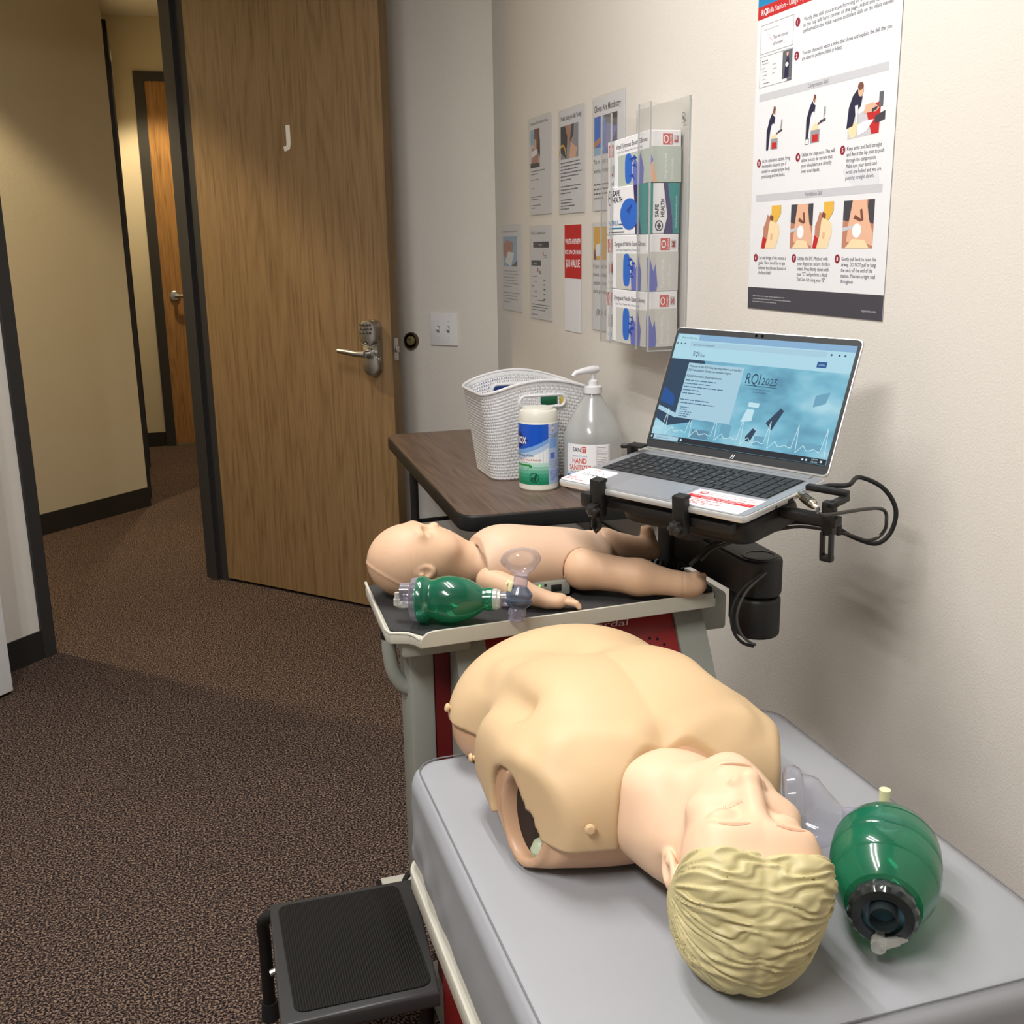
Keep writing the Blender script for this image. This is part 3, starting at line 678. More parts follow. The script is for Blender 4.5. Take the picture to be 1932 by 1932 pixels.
def d5(i, W_, H_):
    i.text('AHA ECC Certification Guide', .01, H_ - .028, .0095, P_mid, w=W_ - .07)
    i.rect(.03, H_ - .068, W_ - .03, H_ - .05, P_ink, 1); i.text('Option 1', .085, H_ - .0625, .007, P_white); i.rect(.008, H_ - .125, .105, H_ - .108, P_ink, 1); i.text('Option 2', .035, H_ - .1205, .006, P_white)
    for x, z in ((.13, H_ - .096), (.075, H_ - .146)): i.disc(x, z + .008, .005, P_coral, 2, ry=.008); i.rect(x + .012, z + .002, x + .028, z + .005, P_mid, 2); i.rect(x + .012, z - .003, x + .034, z, P_mid, 2)
    for j in range(5): i.rect(.13, H_ - .17 - j * .015, .15, H_ - .167 - j * .015, P_ink, 2); i.greek(.012 + (j % 2) * .02, H_ - .16 - j * .016, .075, 1, .01, .0026, P_mid, seed=70 + j)
    i.greek(.06, .062, .12, 1, .01, .0026, P_mid, seed=77); i.greek(.012, .048, W_ - .03, 3, .0085, .0026, P_mid, seed=78); i.greek(.012, .015, W_ - .05, 1, .0085, .0026, P_mid, seed=79)
def d6(i, W_, H_):
    i.text('NEED', W_ - .085, H_ - .064, .033, P_char, w=.082, bold=.02)
    i.rect(.006, H_ - .1, W_ - .004, H_ - .012, P_yel, 1); i.poly([(.1, H_ - .1), (W_ - .004, H_ - .1), (W_ - .004, H_ - .012), (.11, H_ - .012)], P_gcream, 2)
    i.text('NEED', .118, H_ - .052, .024, P_char, 3, w=.085, bold=.02); i.text('HELP', .118, H_ - .09, .024, P_char, 3, w=.085, bold=.02)
    i.poly([(.02, H_ - .09), (.055, H_ - .09), (.06, H_ - .055), (.025, H_ - .06)], P_white, 3); i.poly([(.01, H_ - .1), (.03, H_ - .1), (.02, H_ - .07), (.012, H_ - .075)], P_brown, 4)
    for j, (t, wd) in enumerate((('If you need help, call us. We', W_ - .012), ('have a dedicated and friendly', W_ - .012), ('customer service team ready to', W_ - .012), ('assist you to get great results', W_ - .012))): i.text(t, .006, H_ - .122 - j * .0225, .0115, P_ink, w=wd)
    i.text('(800) 477-9026', .03, .045, .018, P_ink, w=.155)
def d7(i, W_, H_):
    i.rect(0, .155, W_, H_, P_red, 1); i.text('WRITE A REVIEW', .006, H_ - .054, .014, P_white, w=W_ - .012, bold=.025); i.text('PICK UP A CPR MASK', .004, H_ - .083, .011, P_white, w=W_ - .008, bold=.025); i.text('$10 VALUE', .012, H_ - .120, .021, P_white, w=W_ - .024, bold=.025)
flyer(3.453, 3.238, 1.445, 1.742, 'flyer in a clear sleeve with a treatment room photo, leftmost of the upper row', d1)
flyer(3.17, 2.955, 1.440, 1.734, 'flyer about trouble passing skills testing, middle of the upper row', d2_)
flyer(2.895, 2.67, 1.440, 1.736, 'flyer headed Gloves Are Mandatory with a blue glove photo', d3)
flyer(3.775, 3.551, 1.130, 1.424, 'pale flyer with a handshake photo nearest the wall corner, leftmost of the lower row', d4)
flyer(3.456, 3.243, 1.118, 1.415, 'flyer with two black option bars and a short table, lower row', d5)
flyer(2.897, 2.68, 1.118, 1.413, 'flyer with a yellow photo and NEED HELP printed on it, partly behind the glove rack', d6)
flyer(3.127, 2.986, 1.103, 1.411, 'narrow red and white sign asking for a review, $10 value, between the lower flyers', d7, False, 'review_sign')

# ---- glove box rack
gr = empty('glove_rack', (RW, 2.45, 1.12), 'clear acrylic rack on the wall holding four glove boxes in a column', 'rack')
X0 = 1.036
MB().use(A_clear).box((RW - .004, 2.305, 1.112), (RW - .0005, 2.6, 1.672)).build('back_plate', gr, smooth=False)
def plate(lo, hi, nm):
    MB().use(A_clear).box(lo, hi).build(nm, gr, smooth=False)
plate((X0, 2.308, 1.118), (RW - .004, 2.311, 1.655), 'side_panel'); plate((X0, 2.592, 1.118), (RW - .004, 2.595, 1.655), 'side_panel')
plate((X0 - .003, 2.308, 1.115), (X0, 2.372, 1.658), 'front_lip'); plate((X0 - .003, 2.535, 1.115), (X0, 2.598, 1.658), 'front_lip')
plate((X0, 2.311, 1.115), (RW - .004, 2.592, 1.119), 'rack_floor')
mb = MB().use(A_edge)
for y in (2.308, 2.372, 2.535, 2.598): mb.box((X0 - .0036, y - .0008, 1.115), (X0 + .0004, y + .0008, 1.658))
mb.box((RW - .005, 2.3035, 1.112), (RW - .0005, 2.3055, 1.672)); mb.box((X0 - .003, 2.3075, 1.113), (RW - .004, 2.3095, 1.116))
eo = mb.build('polished_edges', gr, smooth=False)
i = Ink(wallframe(2.345, 1.62, .0046)); i.ring(.012, .012, .008, .0022, P_mid, 1, a0=.5, a1=5.6); i.rect(.004, -.004, .02, -.001, P_grey, 1); i.rect(.008, .006, .016, .012, P_mid, 1); i.build('maker_mark', gr)
def glovebox(z0, z1, kind, label, yo=0, xo=0, tilt=0):
    y0, y1, x0, x1 = 2.334 + yo, 2.578 + yo, X0 + .006 + xo, RW - .010 + xo
    t = empty('glove_box', ((x0 + x1) / 2, (y0 + y1) / 2, z0), label, 'glove box', 'glove boxes in the wall rack')
    T = Matrix.Translation(((x0 + x1) / 2, y0, z0)) @ Matrix.Rotation(tilt, 4, 'X') @ Matrix.Translation((-(x0 + x1) / 2, -y0, -z0))
    MB(T).use(P_white).box((x0, y0, z0), (x1, y1, z1), bev=.0015, seg=1).build('carton', t, smooth=False)
    FF = T @ frame((x0 - .0002, y1, z0), (0, -1, 0), (0, 0, 1)); FE = T @ frame((x0, y0 - .0002, z0), (1, 0, 0), (0, 0, 1))
    L_, h, w_ = y1 - y0, z1 - z0, x1 - x0
    a = Ink(FF); b = Ink(FE)
    if kind == 'teal':
        a.poly([(L_ * .72, 0), (L_, 0), (L_, h), (L_ * .66, h), (L_ * .70, h * .5)], P_purple, 1); a.poly([(L_ * .86, 0), (L_, 0), (L_, h), (L_ * .80, h), (L_ * .79, h * .5)], P_teal, 2)
        a.ring(.02, h * .78, .012, .003, P_navy, 2, ry=.018); a.rect(.014, h * .76, .026, h * .8, P_navy, 3); a.text('SAFE', .036, h * .82, .012, P_navy, w=.045, bold=.02); a.text('HEALTH', .036, h * .68, .012, P_navy, w=.06, bold=.02)
        a.text('NITRILE', .012, h * .2, .011, P_blue, w=.06, bold=.01); a.rect(.075, h * .2, .11, h * .23, P_mid, 2); a.rect(.012, h * .12, .1, h * .15, P_blue, 2); a.rect(.012, h * .04, .11, h * .065, P_mid, 2)
        a.disc(L_ * .57, h * .42, .055, P_glove, 4, ry=.036); a.poly([(L_ * .5, h * .5), (L_ * .62, h * .62), (L_ * .64, h * .58), (L_ * .56, h * .42)], mat('ink_glove_shade', (26, 72, 168), rough=.6), 5)
        b.rect(0, 0, w_ * .16, h, P_teal, 1); b.poly([(w_ * .48, h), (w_ * .62, h), (w_ * .78, h * .3), (w_ * .8, 0), (w_ * .5, 0), (w_ * .62, h * .35)], P_purple, 1); b.poly([(w_ * .62, h), (w_, h), (w_, 0), (w_ * .8, 0), (w_ * .78, h * .3)], P_teal, 2)
        b.text('SAFE', w_ * .34, h * .33, .009, P_navy, rot=PI / 2, w=.028, bold=.02); b.text('HEALTH', w_ * .52, h * .33, .009, P_navy, rot=PI / 2, w=.04, bold=.02); b.ring(w_ * .36, h * .16, .010, .0025, P_navy, 2, ry=.012); b.rect(w_ * .3, h * .14, w_ * .42, h * .18, P_navy, 3); b.rect(w_ * .34, h * .1, w_ * .38, h * .22, P_navy, 3)
        b.text('Powder Free Latex Free Non Sterile', w_ * .92, h * .12, .0035, P_white, rot=PI / 2, w=.07)
    else:
        bg = P_sage if kind == 'L' else P_gcream
        a.rect(.062, 0, L_, h * .66, bg, 1); a.rect(.0, 0, .02, h, P_white, 1)
        a.rect(.006, h * .68, .034, h * .93, P_coral, 2); a.disc(.02, h * .82, .009, P_white, 3, ry=.011); a.text('DASH', .007, h * .7, .006, P_white, 3, w=.026); a.disc(.02, h * .82, .006, P_coral, 4, ry=.007)
        nm = 'Vinyl Synmax Exam Gloves' if kind == 'L' else 'Dynguard Nitrile Exam Gloves'
        a.text(nm, .05, h * .8, .0105, P_mid, w=L_ - .06, bold=.008); a.text('Latex Free | Powder Free | Protein Free', .06, h * .71, .005, P_grey, w=L_ * .58)
        a.rect(.012, h * .26, .04, h * .5, P_lgrey, 2); a.text(kind, .018, h * .3, .02, P_red, 3, bold=.03); a.text('100', .014, h * .08, .009, P_mid, 2, w=.02)
        pts = [(.105 + (L_ * .6 - .105) * (.5 + .5 * math.copysign(abs(math.cos(q)) ** .6, math.cos(q))), h * .36 + h * .3 * math.copysign(abs(math.sin(q)) ** .6, math.sin(q))) for q in [2 * PI * j / 24 for j in range(24)]]
        a.poly(pts, P_glove, 3); sh = mat('ink_glove_shade', (26, 72, 168), rough=.6)
        R = random.Random(int(z0 * 1000))
        for j in range(7):
            cx = .12 + R.random() * .04; cy = h * (.2 + R.random() * .35); a.poly([(cx, cy), (cx + .02, cy + .006 * R.random()), (cx + .03, cy - .012 * R.random()), (cx + .012, cy - .003)], sh, 4)
        a.poly([(L_ * .64, 0), (L_ * .86, 0), (L_ * .88, h * .3), (L_ * .8, h * .62), (L_ * .74, h * .4), (L_ * .66, h * .56), (L_ * .62, h * .3)], P_glove2, 3)
        if kind == 'L': b.poly([(0, h * .5), (w_ * .1, h * .4), (w_ * .24, 0), (w_ * .1, 0), (0, h * .18)], P_skin, 3); b.poly([(0, h * .62), (w_ * .12, h * .42), (0, h * .3)], P_glove2, 4)
        else: b.poly([(0, 0), (w_ * .3, 0), (w_ * .34, h * .1), (w_ * .27, h * .48), (w_ * .2, h * .35), (w_ * .1, h * .56), (0, h * .6)], P_glove2, 3)
        b.rect(0, 0, w_, h * .69, bg, 1)
        b.rect(w_ * .42, h * .72, w_ * .72, h * .93, P_coral, 2); b.disc(w_ * .52, h * .825, .006, P_white, 3, ry=.009); b.disc(w_ * .52, h * .825, .004, P_coral, 4, ry=.006); b.text('DASH', w_ * .7, h * .74, .0048, P_white, 3, rot=PI / 2, w=.022)
        b.rect(w_ * .76, h * .75, w_ * .92, h * .9, P_lgrey, 2); b.text(kind, w_ * .89, h * .77, .0085, P_red, 3, rot=PI / 2, w=.013, bold=.03)
        b.text(nm.split(' Exam')[0], w_ * .55, h * .06, .0085, P_white, 3, rot=PI / 2, w=h * .5); b.text('Exam Gloves', w_ * .75, h * .06, .007, P_white, 3, rot=PI / 2, w=h * .4)
    a.build('front_print', t); b.build('end_print', t); return t
glovebox(1.121, 1.248, 'S', 'size S glove box at the bottom of the wall rack')
glovebox(1.249, 1.376, 'M', 'size M glove box, second from the bottom of the wall rack')
glovebox(1.377, 1.488, 'teal', 'white, teal and purple glove box in the wall rack')
glovebox(1.490, 1.602, 'L', 'grey green size L glove box on top of the wall rack, sticking out', 0, .003, -.03)
# =============== folding table ===============
tb = empty('folding_table', (.87, 3.0, 0), 'dark walnut topped folding table with black edge beside the open door', 'table')
TZ = .74
def tpoly(ins=0):
    P = [(.648 + ins, 3.585 - ins), (.602 + ins, 2.392 + ins), (1.108 - ins, 2.378 + ins), (1.118 - ins, 3.585 - ins)]
    r = .055; out = []
    for i in range(4):
        p = Vector(P[i]); a = (Vector(P[i - 1]) - p).normalized(); b = (Vector(P[(i + 1) % 4]) - p).normalized()
        for k in range(7):
            t = k / 6; out.append(((p + a * r * (1 - t) ** 2 + b * r * t ** 2)[:]))
    return [tuple(q) for q in out]
MB().use(M_walnut).prism(tpoly(.003), TZ - .012, TZ, bev=.001).build('table_top', tb)
MB().use(M_blackpl).prism(tpoly(0), TZ - .042, TZ - .0015, bev=.006, seg=3).build('table_edge', tb)
M_tleg = mat('black_steel', (22, 22, 23), rough=.45, bump=.05)
for (x, y) in ((.68, 3.30), (1.06, 3.34), (.70, 2.56), (1.02, 2.60)):
    MB().use(M_tleg).tube([(x, y, TZ - .045), (x, y, .02)], .0135, 12).tube([(x, y, .02), (x, y, 0)], .017, 12).build('leg', tb)
MB().use(M_tleg).tube([(.68, 3.30, .14), (1.06, 3.34, .14)], .009, 8).build('crossbar', tb); MB().use(M_tleg).tube([(.70, 2.56, .14), (1.02, 2.60, .14)], .009, 8).build('crossbar', tb)
MB().use(M_tleg).tube([(.87, 3.32, .5), (.87, 3.02, .69)], .007, 8).tube([(.68, 3.31, .5), (1.06, 3.33, .5)], .007, 8).build('brace', tb)
MB().use(M_tleg).tube([(.87, 2.58, .5), (.87, 2.86, .69)], .007, 8).tube([(.70, 2.56, .5), (1.02, 2.60, .5)], .007, 8).build('brace', tb)

# =============== white perforated basket ===============
def holemat():
    m = bpy.data.materials.new('perforated_white_plastic'); m.use_nodes = True; nt = m.node_tree; nt.nodes.clear()
    N = lambda t, **k: nt.nodes.new(t)
    o = N('ShaderNodeOutputMaterial'); b = N('ShaderNodeBsdfPrincipled'); b.inputs['Base Color'].default_value = lin((228, 229, 232)); b.inputs['Roughness'].default_value = .38
    tr = N('ShaderNodeBsdfTransparent'); mx = N('ShaderNodeMixShader'); uv = N('ShaderNodeUVMap'); uv.uv_map = 'uv'; sp = N('ShaderNodeSeparateXYZ')
    nt.links.new(uv.outputs[0], sp.inputs[0])
    def M(op, a, b_=None, c=None):
        n = N('ShaderNodeMath'); n.operation = op
        for i, v in enumerate((a, b_, c)):
            if v is None: continue
            if isinstance(v, (int, float)): n.inputs[i].default_value = v
            else: nt.links.new(v, n.inputs[i])
        return n.outputs[0]
    q = M('DIVIDE', sp.outputs[1], .0087); row = M('FLOOR', q); odd = M('MODULO', row, 2)
    p = M('ADD', M('DIVIDE', sp.outputs[0], .0150), M('MULTIPLY', odd, .5))
    fx = M('ABSOLUTE', M('SUBTRACT', M('FRACT', p), .5)); fy = M('ABSOLUTE', M('SUBTRACT', M('FRACT', q), .5))
    a = M('GREATER_THAN', fx, .15); c = M('LESS_THAN', fx, .33); e = M('LESS_THAN', fy, M('MULTIPLY', M('SUBTRACT', fx, .10), 1.7))
    band = M('MULTIPLY', M('GREATER_THAN', sp.outputs[1], .012), M('LESS_THAN', sp.outputs[2], 1.0)) if False else M('GREATER_THAN', sp.outputs[1], .014)
    hole = M('MULTIPLY', M('MULTIPLY', a, c), M('MULTIPLY', e, band))
    at = N('ShaderNodeAttribute'); at.attribute_name = 'solid'; hole = M('MULTIPLY', hole, M('SUBTRACT', 1, at.outputs['Fac']))
    hgt = M('SUBTRACT', M('COSINE', M('MULTIPLY', M('SUBTRACT', M('FRACT', p), .5), 6.283)), M('MULTIPLY', fy, 2.2))
    bp = N('ShaderNodeBump'); bp.inputs['Strength'].default_value = .6; bp.inputs['Distance'].default_value = .0015
    nt.links.new(M('MULTIPLY', hgt, M('SUBTRACT', 1, at.outputs['Fac'])), bp.inputs['Height']); nt.links.new(bp.outputs['Normal'], b.inputs['Normal'])
    nt.links.new(hole, mx.inputs[0]); nt.links.new(b.outputs[0], mx.inputs[1]); nt.links.new(tr.outputs[0], mx.inputs[2]); nt.links.new(mx.outputs[0], o.inputs[0])
    return m
bk = empty('storage_basket', (.91, 2.84, TZ), 'white perforated plastic basket with two handle slots on the table', 'basket')
bx, by = .912, 2.835
def perim(a, t, sc):
    """point on a rounded rectangle, t in 0..1; sc scales"""
    hx, hy, r = .158 * sc[0], .135 * sc[1], .045
    P = rrect(-hx, -hy, hx, hy, r, 8); return P
def basket():
    n_lv = 46; nsub = 5
    def ring(f, zf=None):
        hx = .128 + .030 * f; hy = .105 + .030 * f; P = [Vector(p) for p in rrect(-hx, -hy, hx, hy, .04 + .012 * f, 8)]
        # resample evenly
        m = len(P); seg = [(P[(i + 1) % m] - P[i]).length for i in range(m)]; tot = sum(seg); out = []; K = 220; i = 0; acc = 0
        for k_ in range(K):
            s_ = tot * k_ / K
            while acc + seg[i] < s_: acc += seg[i]; i += 1
            out.append(P[i].lerp(P[(i + 1) % m], (s_ - acc) / seg[i]))
        return out, tot
    bm = bmesh.new(); uvl = bm.loops.layers.uv.new('uv'); sol = bm.verts.layers.float.new('solid')
    top, _ = ring(1)
    def H(p):   # rim height: long sides arch up, short sides dip
        return .232 + .036 * math.cos(min(1, abs(p.x) / .16) * PI / 2) ** 1.0 * (1 if abs(p.y) > .09 else abs(p.y) / .09) - .0
    def flare(p, f): return p
    G = []
    for j in range(n_lv + 1):
        f = j / n_lv; R_, tot = ring(f); row = []
        for k_, p in enumerate(R_):
            z = TZ + .0015 + H(top[k_]) * f
            v = bm.verts.new((bx + p.x, by + p.y, z)); row.append(v)
            v[sol] = 1.0 if (f > .955) else 0.0
        G.append((row, tot))
    def inslot(p, z, grow=0):
        zc = TZ + .214; return abs(p.x) < .062 + grow and abs(z - zc) < .0135 + grow and abs(p.y) > .09 and (abs(p.x) < .05 or (abs(p.x) - .05) ** 2 + (z - zc) ** 2 < (.0135 + grow) ** 2)
    for j in range(n_lv):
        A, ta = G[j]; B, tb_ = G[j + 1]; K = len(A)
        for k_ in range(K):
            k2 = (k_ + 1) % K; c = (A[k_].co + B[k2].co) / 2; pc = Vector((c.x - bx, c.y - by))
            if inslot(pc, c.z): continue
            f = bm.faces.new((A[k_], A[k2], B[k2], B[k_]))
            for l, (uu, jj) in zip(f.loops, ((k_, j), (k_ + 1, j), (k_ + 1, j + 1), (k_, j + 1))): l[uvl].uv = (uu * .0054, jj / n_lv * .25)
            if inslot(pc, c.z, .006):
                for v in f.verts: v[sol] = 1.0
    f = bm.faces.new([v for v in G[0][0]][::-1])
    for v in f.verts: pass
    me = bpy.data.meshes.new('basket_wall'); bm.transform(WM[bk.name].inverted()); bm.to_mesh(me); bm.free(); me.materials.append(holemat()); me.shade_smooth()
    o = bpy.data.objects.new('basket_wall', me); COL.objects.link(o); o.parent = bk
    sd = o.modifiers.new('thick', 'SOLIDIFY'); sd.thickness = .0022; sd.offset = 0
    # rim and handle frames
    rim = [(bx + p.x * 1.01, by + p.y * 1.01, TZ + .0015 + H(p)) for p in top]
    MB().use(M_white).tube(rim, .0042, 8, closed=True).build('rim', bk)
    for s_ in (-1, 1):
        pts = [(bx + q[0], by + s_ * (.105 + .03 * .86 + .0), TZ + .214 + q[1]) for q in rrect(-.063, -.0155, .063, .0155, .0150, 6)]
        MB().use(M_white).tube(pts, .0042, 8, closed=True).build('handle_frame', bk)
basket()
# things in the basket
t = empty('wipes_packet', (.88, 3.03, TZ), 'blue packet standing behind the white basket', 'packet')
MB(rotz(.0, (.875, 3.035, 0))).use(mat('packet_blue', (38, 78, 168), rough=.35)).box((-.055, -.022, TZ + .0005), (.05, .022, TZ + .243), bev=.008).build('packet_body', t)
t = empty('green_packet', (.96, 2.84, TZ + .004), 'dark green packet showing through the basket handle slot', 'packet')
MB(rotz(-.5, (.962, 2.81, 0))).use(mat('packet_green', (24, 92, 62), rough=.35)).prism([(-.035, 0), (.03, 0), (.03, .02), (-.035, .02)], TZ + .006, TZ + .185).prism([(-.02, .002), (.026, .002), (.026, .018), (-.02, .018)], TZ + .185, TZ + .214, bev=.004).build('packet_body', t)
t = empty('yellow_packet', (1.0, 2.80, TZ + .004), 'small yellow packet in the basket beside the green packet', 'packet')
MB(rotz(.3, (1.008, 2.80, 0))).use(mat('packet_yellow', (216, 190, 92), rough=.4)).box((-.012, -.01, TZ + .006), (.014, .01, TZ + .212), bev=.003).build('packet_body', t)

# =============== wipes canister ===============
def towards(cx, cy): return math.atan2(-cx, -cy * -1)  # unused
ca = empty('wipes_canister', (.872, 2.622, TZ), 'white disinfecting wipes canister with a blue and green label, in front of the basket', 'canister')
M_cream = mat('cream_plastic', (226, 224, 212), rough=.35)
T = Matrix.Translation((.872, 2.622, TZ)); CR = .0515
MB(T).use(M_cream).lathe([(0, 0), (CR - .004, 0), (CR, .005), (CR, .176), (CR - .002, .181), (0, .181)], n=56).build('canister_body', ca)
MB(T).use(M_cream).lathe([(0, .179), (CR - .001, .179), (CR - .001, .197), (CR - .004, .205), (CR - .008, .207), (CR - .012, .207), (CR - .014, .2125), (CR - .024, .214), (0, .214)], n=56).build('lid', ca)
ang = math.atan2(-.872, -2.622)      # towards the camera
dirx = Vector((2.622, -.872, 0)).normalized()   # right as seen from the camera
outz = Vector((-.872, -2.622, 0)).normalized()
FC = frame((.872, 2.622, TZ), dirx, (0, 0, 1)); 
if (FC.to_3x3() @ Vector((0, 0, 1))).dot(outz) < 0: FC = frame((.872, 2.622, TZ), -dirx, (0, 0, 1))
def wrapr(r): return lambda x, y, h: ((r + h) * math.sin(x / r), y, (r + h) * math.cos(x / r))
k = Ink(FC, wrapr(CR + .0002)); L0, L1 = -.11, .078; m1 = .026
B1 = mat('label_blue', (20, 84, 196), rough=.3); B2 = mat('label_mid_blue', (118, 164, 222), rough=.3); B3 = mat('label_pale_blue', (176, 200, 232), rough=.3); G1 = mat('label_white', (232, 238, 238), rough=.3)
k.rect(L0, .018, L1, .174, mat('label_side', (172, 192, 228), rough=.3), 1, n=20)
k.rect(L0, .018, m1, .174, G1, 2, n=16)
greens = [(20, 128, 92), (34, 142, 104), (60, 158, 124), (98, 178, 150), (140, 200, 178), (180, 220, 206)]
for j, c in enumerate(greens): k.rect(L0, .018 + j * .0095, m1, .018 + (j + 1) * .0095, mat('label_green_%d' % j, c, rough=.3), 3, n=16)
def strip(x0, x1, f0, f1, m, lay, n=16):
    k.lay = lay; k.mb.use(m)
    for j in range(n):
        a, b = x0 + (x1 - x0) * j / n, x0 + (x1 - x0) * (j + 1) / n
        k.mb._f([k.mb._v(k._p(*q)) for q in ((a, f0(a)), (b, f0(b)), (b, f1(b)), (a, f1(a)))])
sw_ = lambda x: .108 + .030 * max(0, (x + .06) / (m1 + .06)) ** 1.6
strip(L0, m1, lambda x: sw_(x) - .018 - .006, lambda x: sw_(x) - .010, B3, 4); strip(L0, m1, lambda x: sw_(x) - .011, lambda x: sw_(x), B2, 4); strip(L0, m1, sw_, lambda x: .174, B1, 5)
cxd = -.064
k.poly([(cxd - .043, .133), (cxd, .164), (cxd + .043, .133), (cxd, .102)], P_red, 6)
strip(cxd - .037, cxd + .037, lambda x: .133 - .026 * (1 - abs(x - cxd) / .037), lambda x: .133 + .026 * (1 - abs(x - cxd) / .037), mat('label_navy', (38, 44, 120), rough=.3), 8)
k.text('CLOROX', cxd - .034, .124, .017, P_white, 10, w=.066, bold=.03)
k.text('Disinfecting Wipes', -.075, .0915, .0058, P_navy, 7, w=.062); k.text('Kills Cold & Flu Virus & Bacteria', -.078, .0805, .0055, P_coral, 7, w=.084); k.text('Bleach Free', -.05, .0745, .003, P_coral, 7)
k.rect(-.07, .0665, -.0225, .0705, mat('label_leafgreen', (40, 140, 60), rough=.4), 7, n=6); k.disc(-.0215, .066, .0042, mat('label_leafgreen', (40, 140, 60), rough=.4), 8, ry=.0035); k.rect(-.05, .0605, -.0255, .0615, P_mid, 7); k.rect(-.045, .058, -.028, .0587, P_mid, 7)
GD = mat('label_dark_green', (12, 72, 58), rough=.3)
k.ring(-.012, .037, .0125, .0016, GD, 8); k.poly([(-.0125, .028), (-.009, .028), (-.0045, .042), (-.009, .045), (-.0125, .036)], GD, 8); k.disc(-.0065, .0455, .0022, GD, 8); k.rect(-.02, .030, -.015, .038, GD, 8); k.poly([(-.0205, .0275), (-.0195, .0265), (-.0035, .0465), (-.0045, .0475)], GD, 9)
k.poly([(.029, .163), (.0405, .172), (.052, .163), (.0405, .154)], P_red, 3); k.text('CLOROX', .031, .1605, .005, P_white, 5, w=.019, bold=.03)
k.rect(.030, .112, .054, .136, B2, 3, n=4); k.rect(.032, .084, .047, .1, mat('label_violet', (84, 104, 190), rough=.3), 3, n=3); k.greek(.03, .147, .04, 3, .004, .0013, P_mid, 4, seed=90); k.greek(.03, .078, .035, 5, .0045, .0012, P_grey, 4, seed=91); k.greek(.03, .052, .04, 7, .004, .0014, P_glove2, 4, seed=92)
k.build('label', ca)

# =============== hand sanitizer jug ===============
sj = empty('sanitizer_jug', (1.008, 2.585, TZ), 'clear gallon hand sanitizer jug with a white pump beside the wipes canister', 'bottle')
T = Matrix.Translation((1.008, 2.585, TZ)); SR = .076
M_jug = clearmat('jug_plastic', (214, 217, 214), (214, 216, 214), .42, rough=.15)
prof = [(0, 0), (SR - .008, 0), (SR, .008), (SR, .128), (SR - .002, .142), (SR - .010, .165), (.052, .190), (.038, .212), (.026, .232), (.0195, .242), (.0185, .252), (0, .252)]
MB(T).use(M_jug).lathe(prof, n=64).build('jug_body', sj)
M_liq = clearmat('sanitizer_gel', (222, 226, 224), (206, 210, 208), .35, rough=.3, fres=.3)
MB(T).use(M_liq).lathe([(0, .003), (SR - .009, .003), (SR - .004, .010), (SR - .004, .13), (SR - .012, .148), (0, .148)], n=48).build('gel', sj)
MB(T).use(M_white).lathe([(0, .246), (.0235, .246), (.0235, .262), (.021, .264), (.013, .265), (.013, .276), (.009, .279), (.0055, .281), (.0055, .296), (0, .296)], n=36).build('pump_collar', sj)
a0 = Vector((1.008, 2.585, TZ)); pd = Vector((-.94, -.2, 0)).normalized()
MB().use(M_white).tube([a0 - pd * .014 + V3(0, 0, .305), a0 + pd * .0 + V3(0, 0, .305), a0 + pd * .03 + V3(0, 0, .303), a0 + pd * .052 + V3(0, 0, .300), a0 + pd * .062 + V3(0, 0, .292)], [.009, .0105, .0085, .0065, .0045], 12).build('pump_spout', sj)
MB(T).use(M_white).tube([(0, 0, .245), (0, 0, .02)], .004, 8).build('dip_tube', sj)
dirx = Vector((2.585, -1.008, 0)).normalized(); outz = Vector((-1.008, -2.585, 0)).normalized()
FC = frame(a0, dirx, (0, 0, 1))
if (FC.to_3x3() @ Vector((0, 0, 1))).dot(outz) < 0: FC = frame(a0, -dirx, (0, 0, 1))
k = Ink(FC, wrapr(SR + .0003)); k.rect(-.075, .010, .045, .124, P_white, 1, n=24)
k.rect(-.075, .010, .005, .052, mat('jug_label_blue', (202, 220, 236), rough=.4), 2, n=12)
k.text('SAN', -.055, .1045, .0105, P_navy, 3, w=.024, bold=.01); k.rect(-.0285, .102, -.0165, .118, P_coral, 3); k.text('IT', -.027, .1045, .0105, P_white, 4, w=.009, bold=.02)
k.text('Advanced Formula', -.056, .0915, .005, B2, 3, w=.042); k.text('HAND', -.056, .075, .013, P_coral, 3, w=.041, bold=.02); k.text('SANITIZER', -.066, .0575, .013, P_coral, 3, w=.064, bold=.02); k.text('Kills 99.99% Germs', -.06, .0505, .0045, P_mid, 3, w=.042)
k.rect(-.075, .036, .008, .044, mat('jug_band', (40, 116, 192), rough=.4), 4, n=10); k.text('FRESH SCENT', -.032, .0382, .004, P_white, 5, w=.026)
k.frame(.010, .036, .041, .121, .0006, P_mid, 3); k.greek(.012, .116, .027, 3, .0038, .001, P_mid, 3, seed=95); k.greek(.012, .102, .026, 14, .0042, .001, P_mid, 3, seed=96)
for z in (.106, .1005, .062): k.rect(.010, z, .041, z + .0005, P_mid, 3, n=4)
k.build('label', sj)

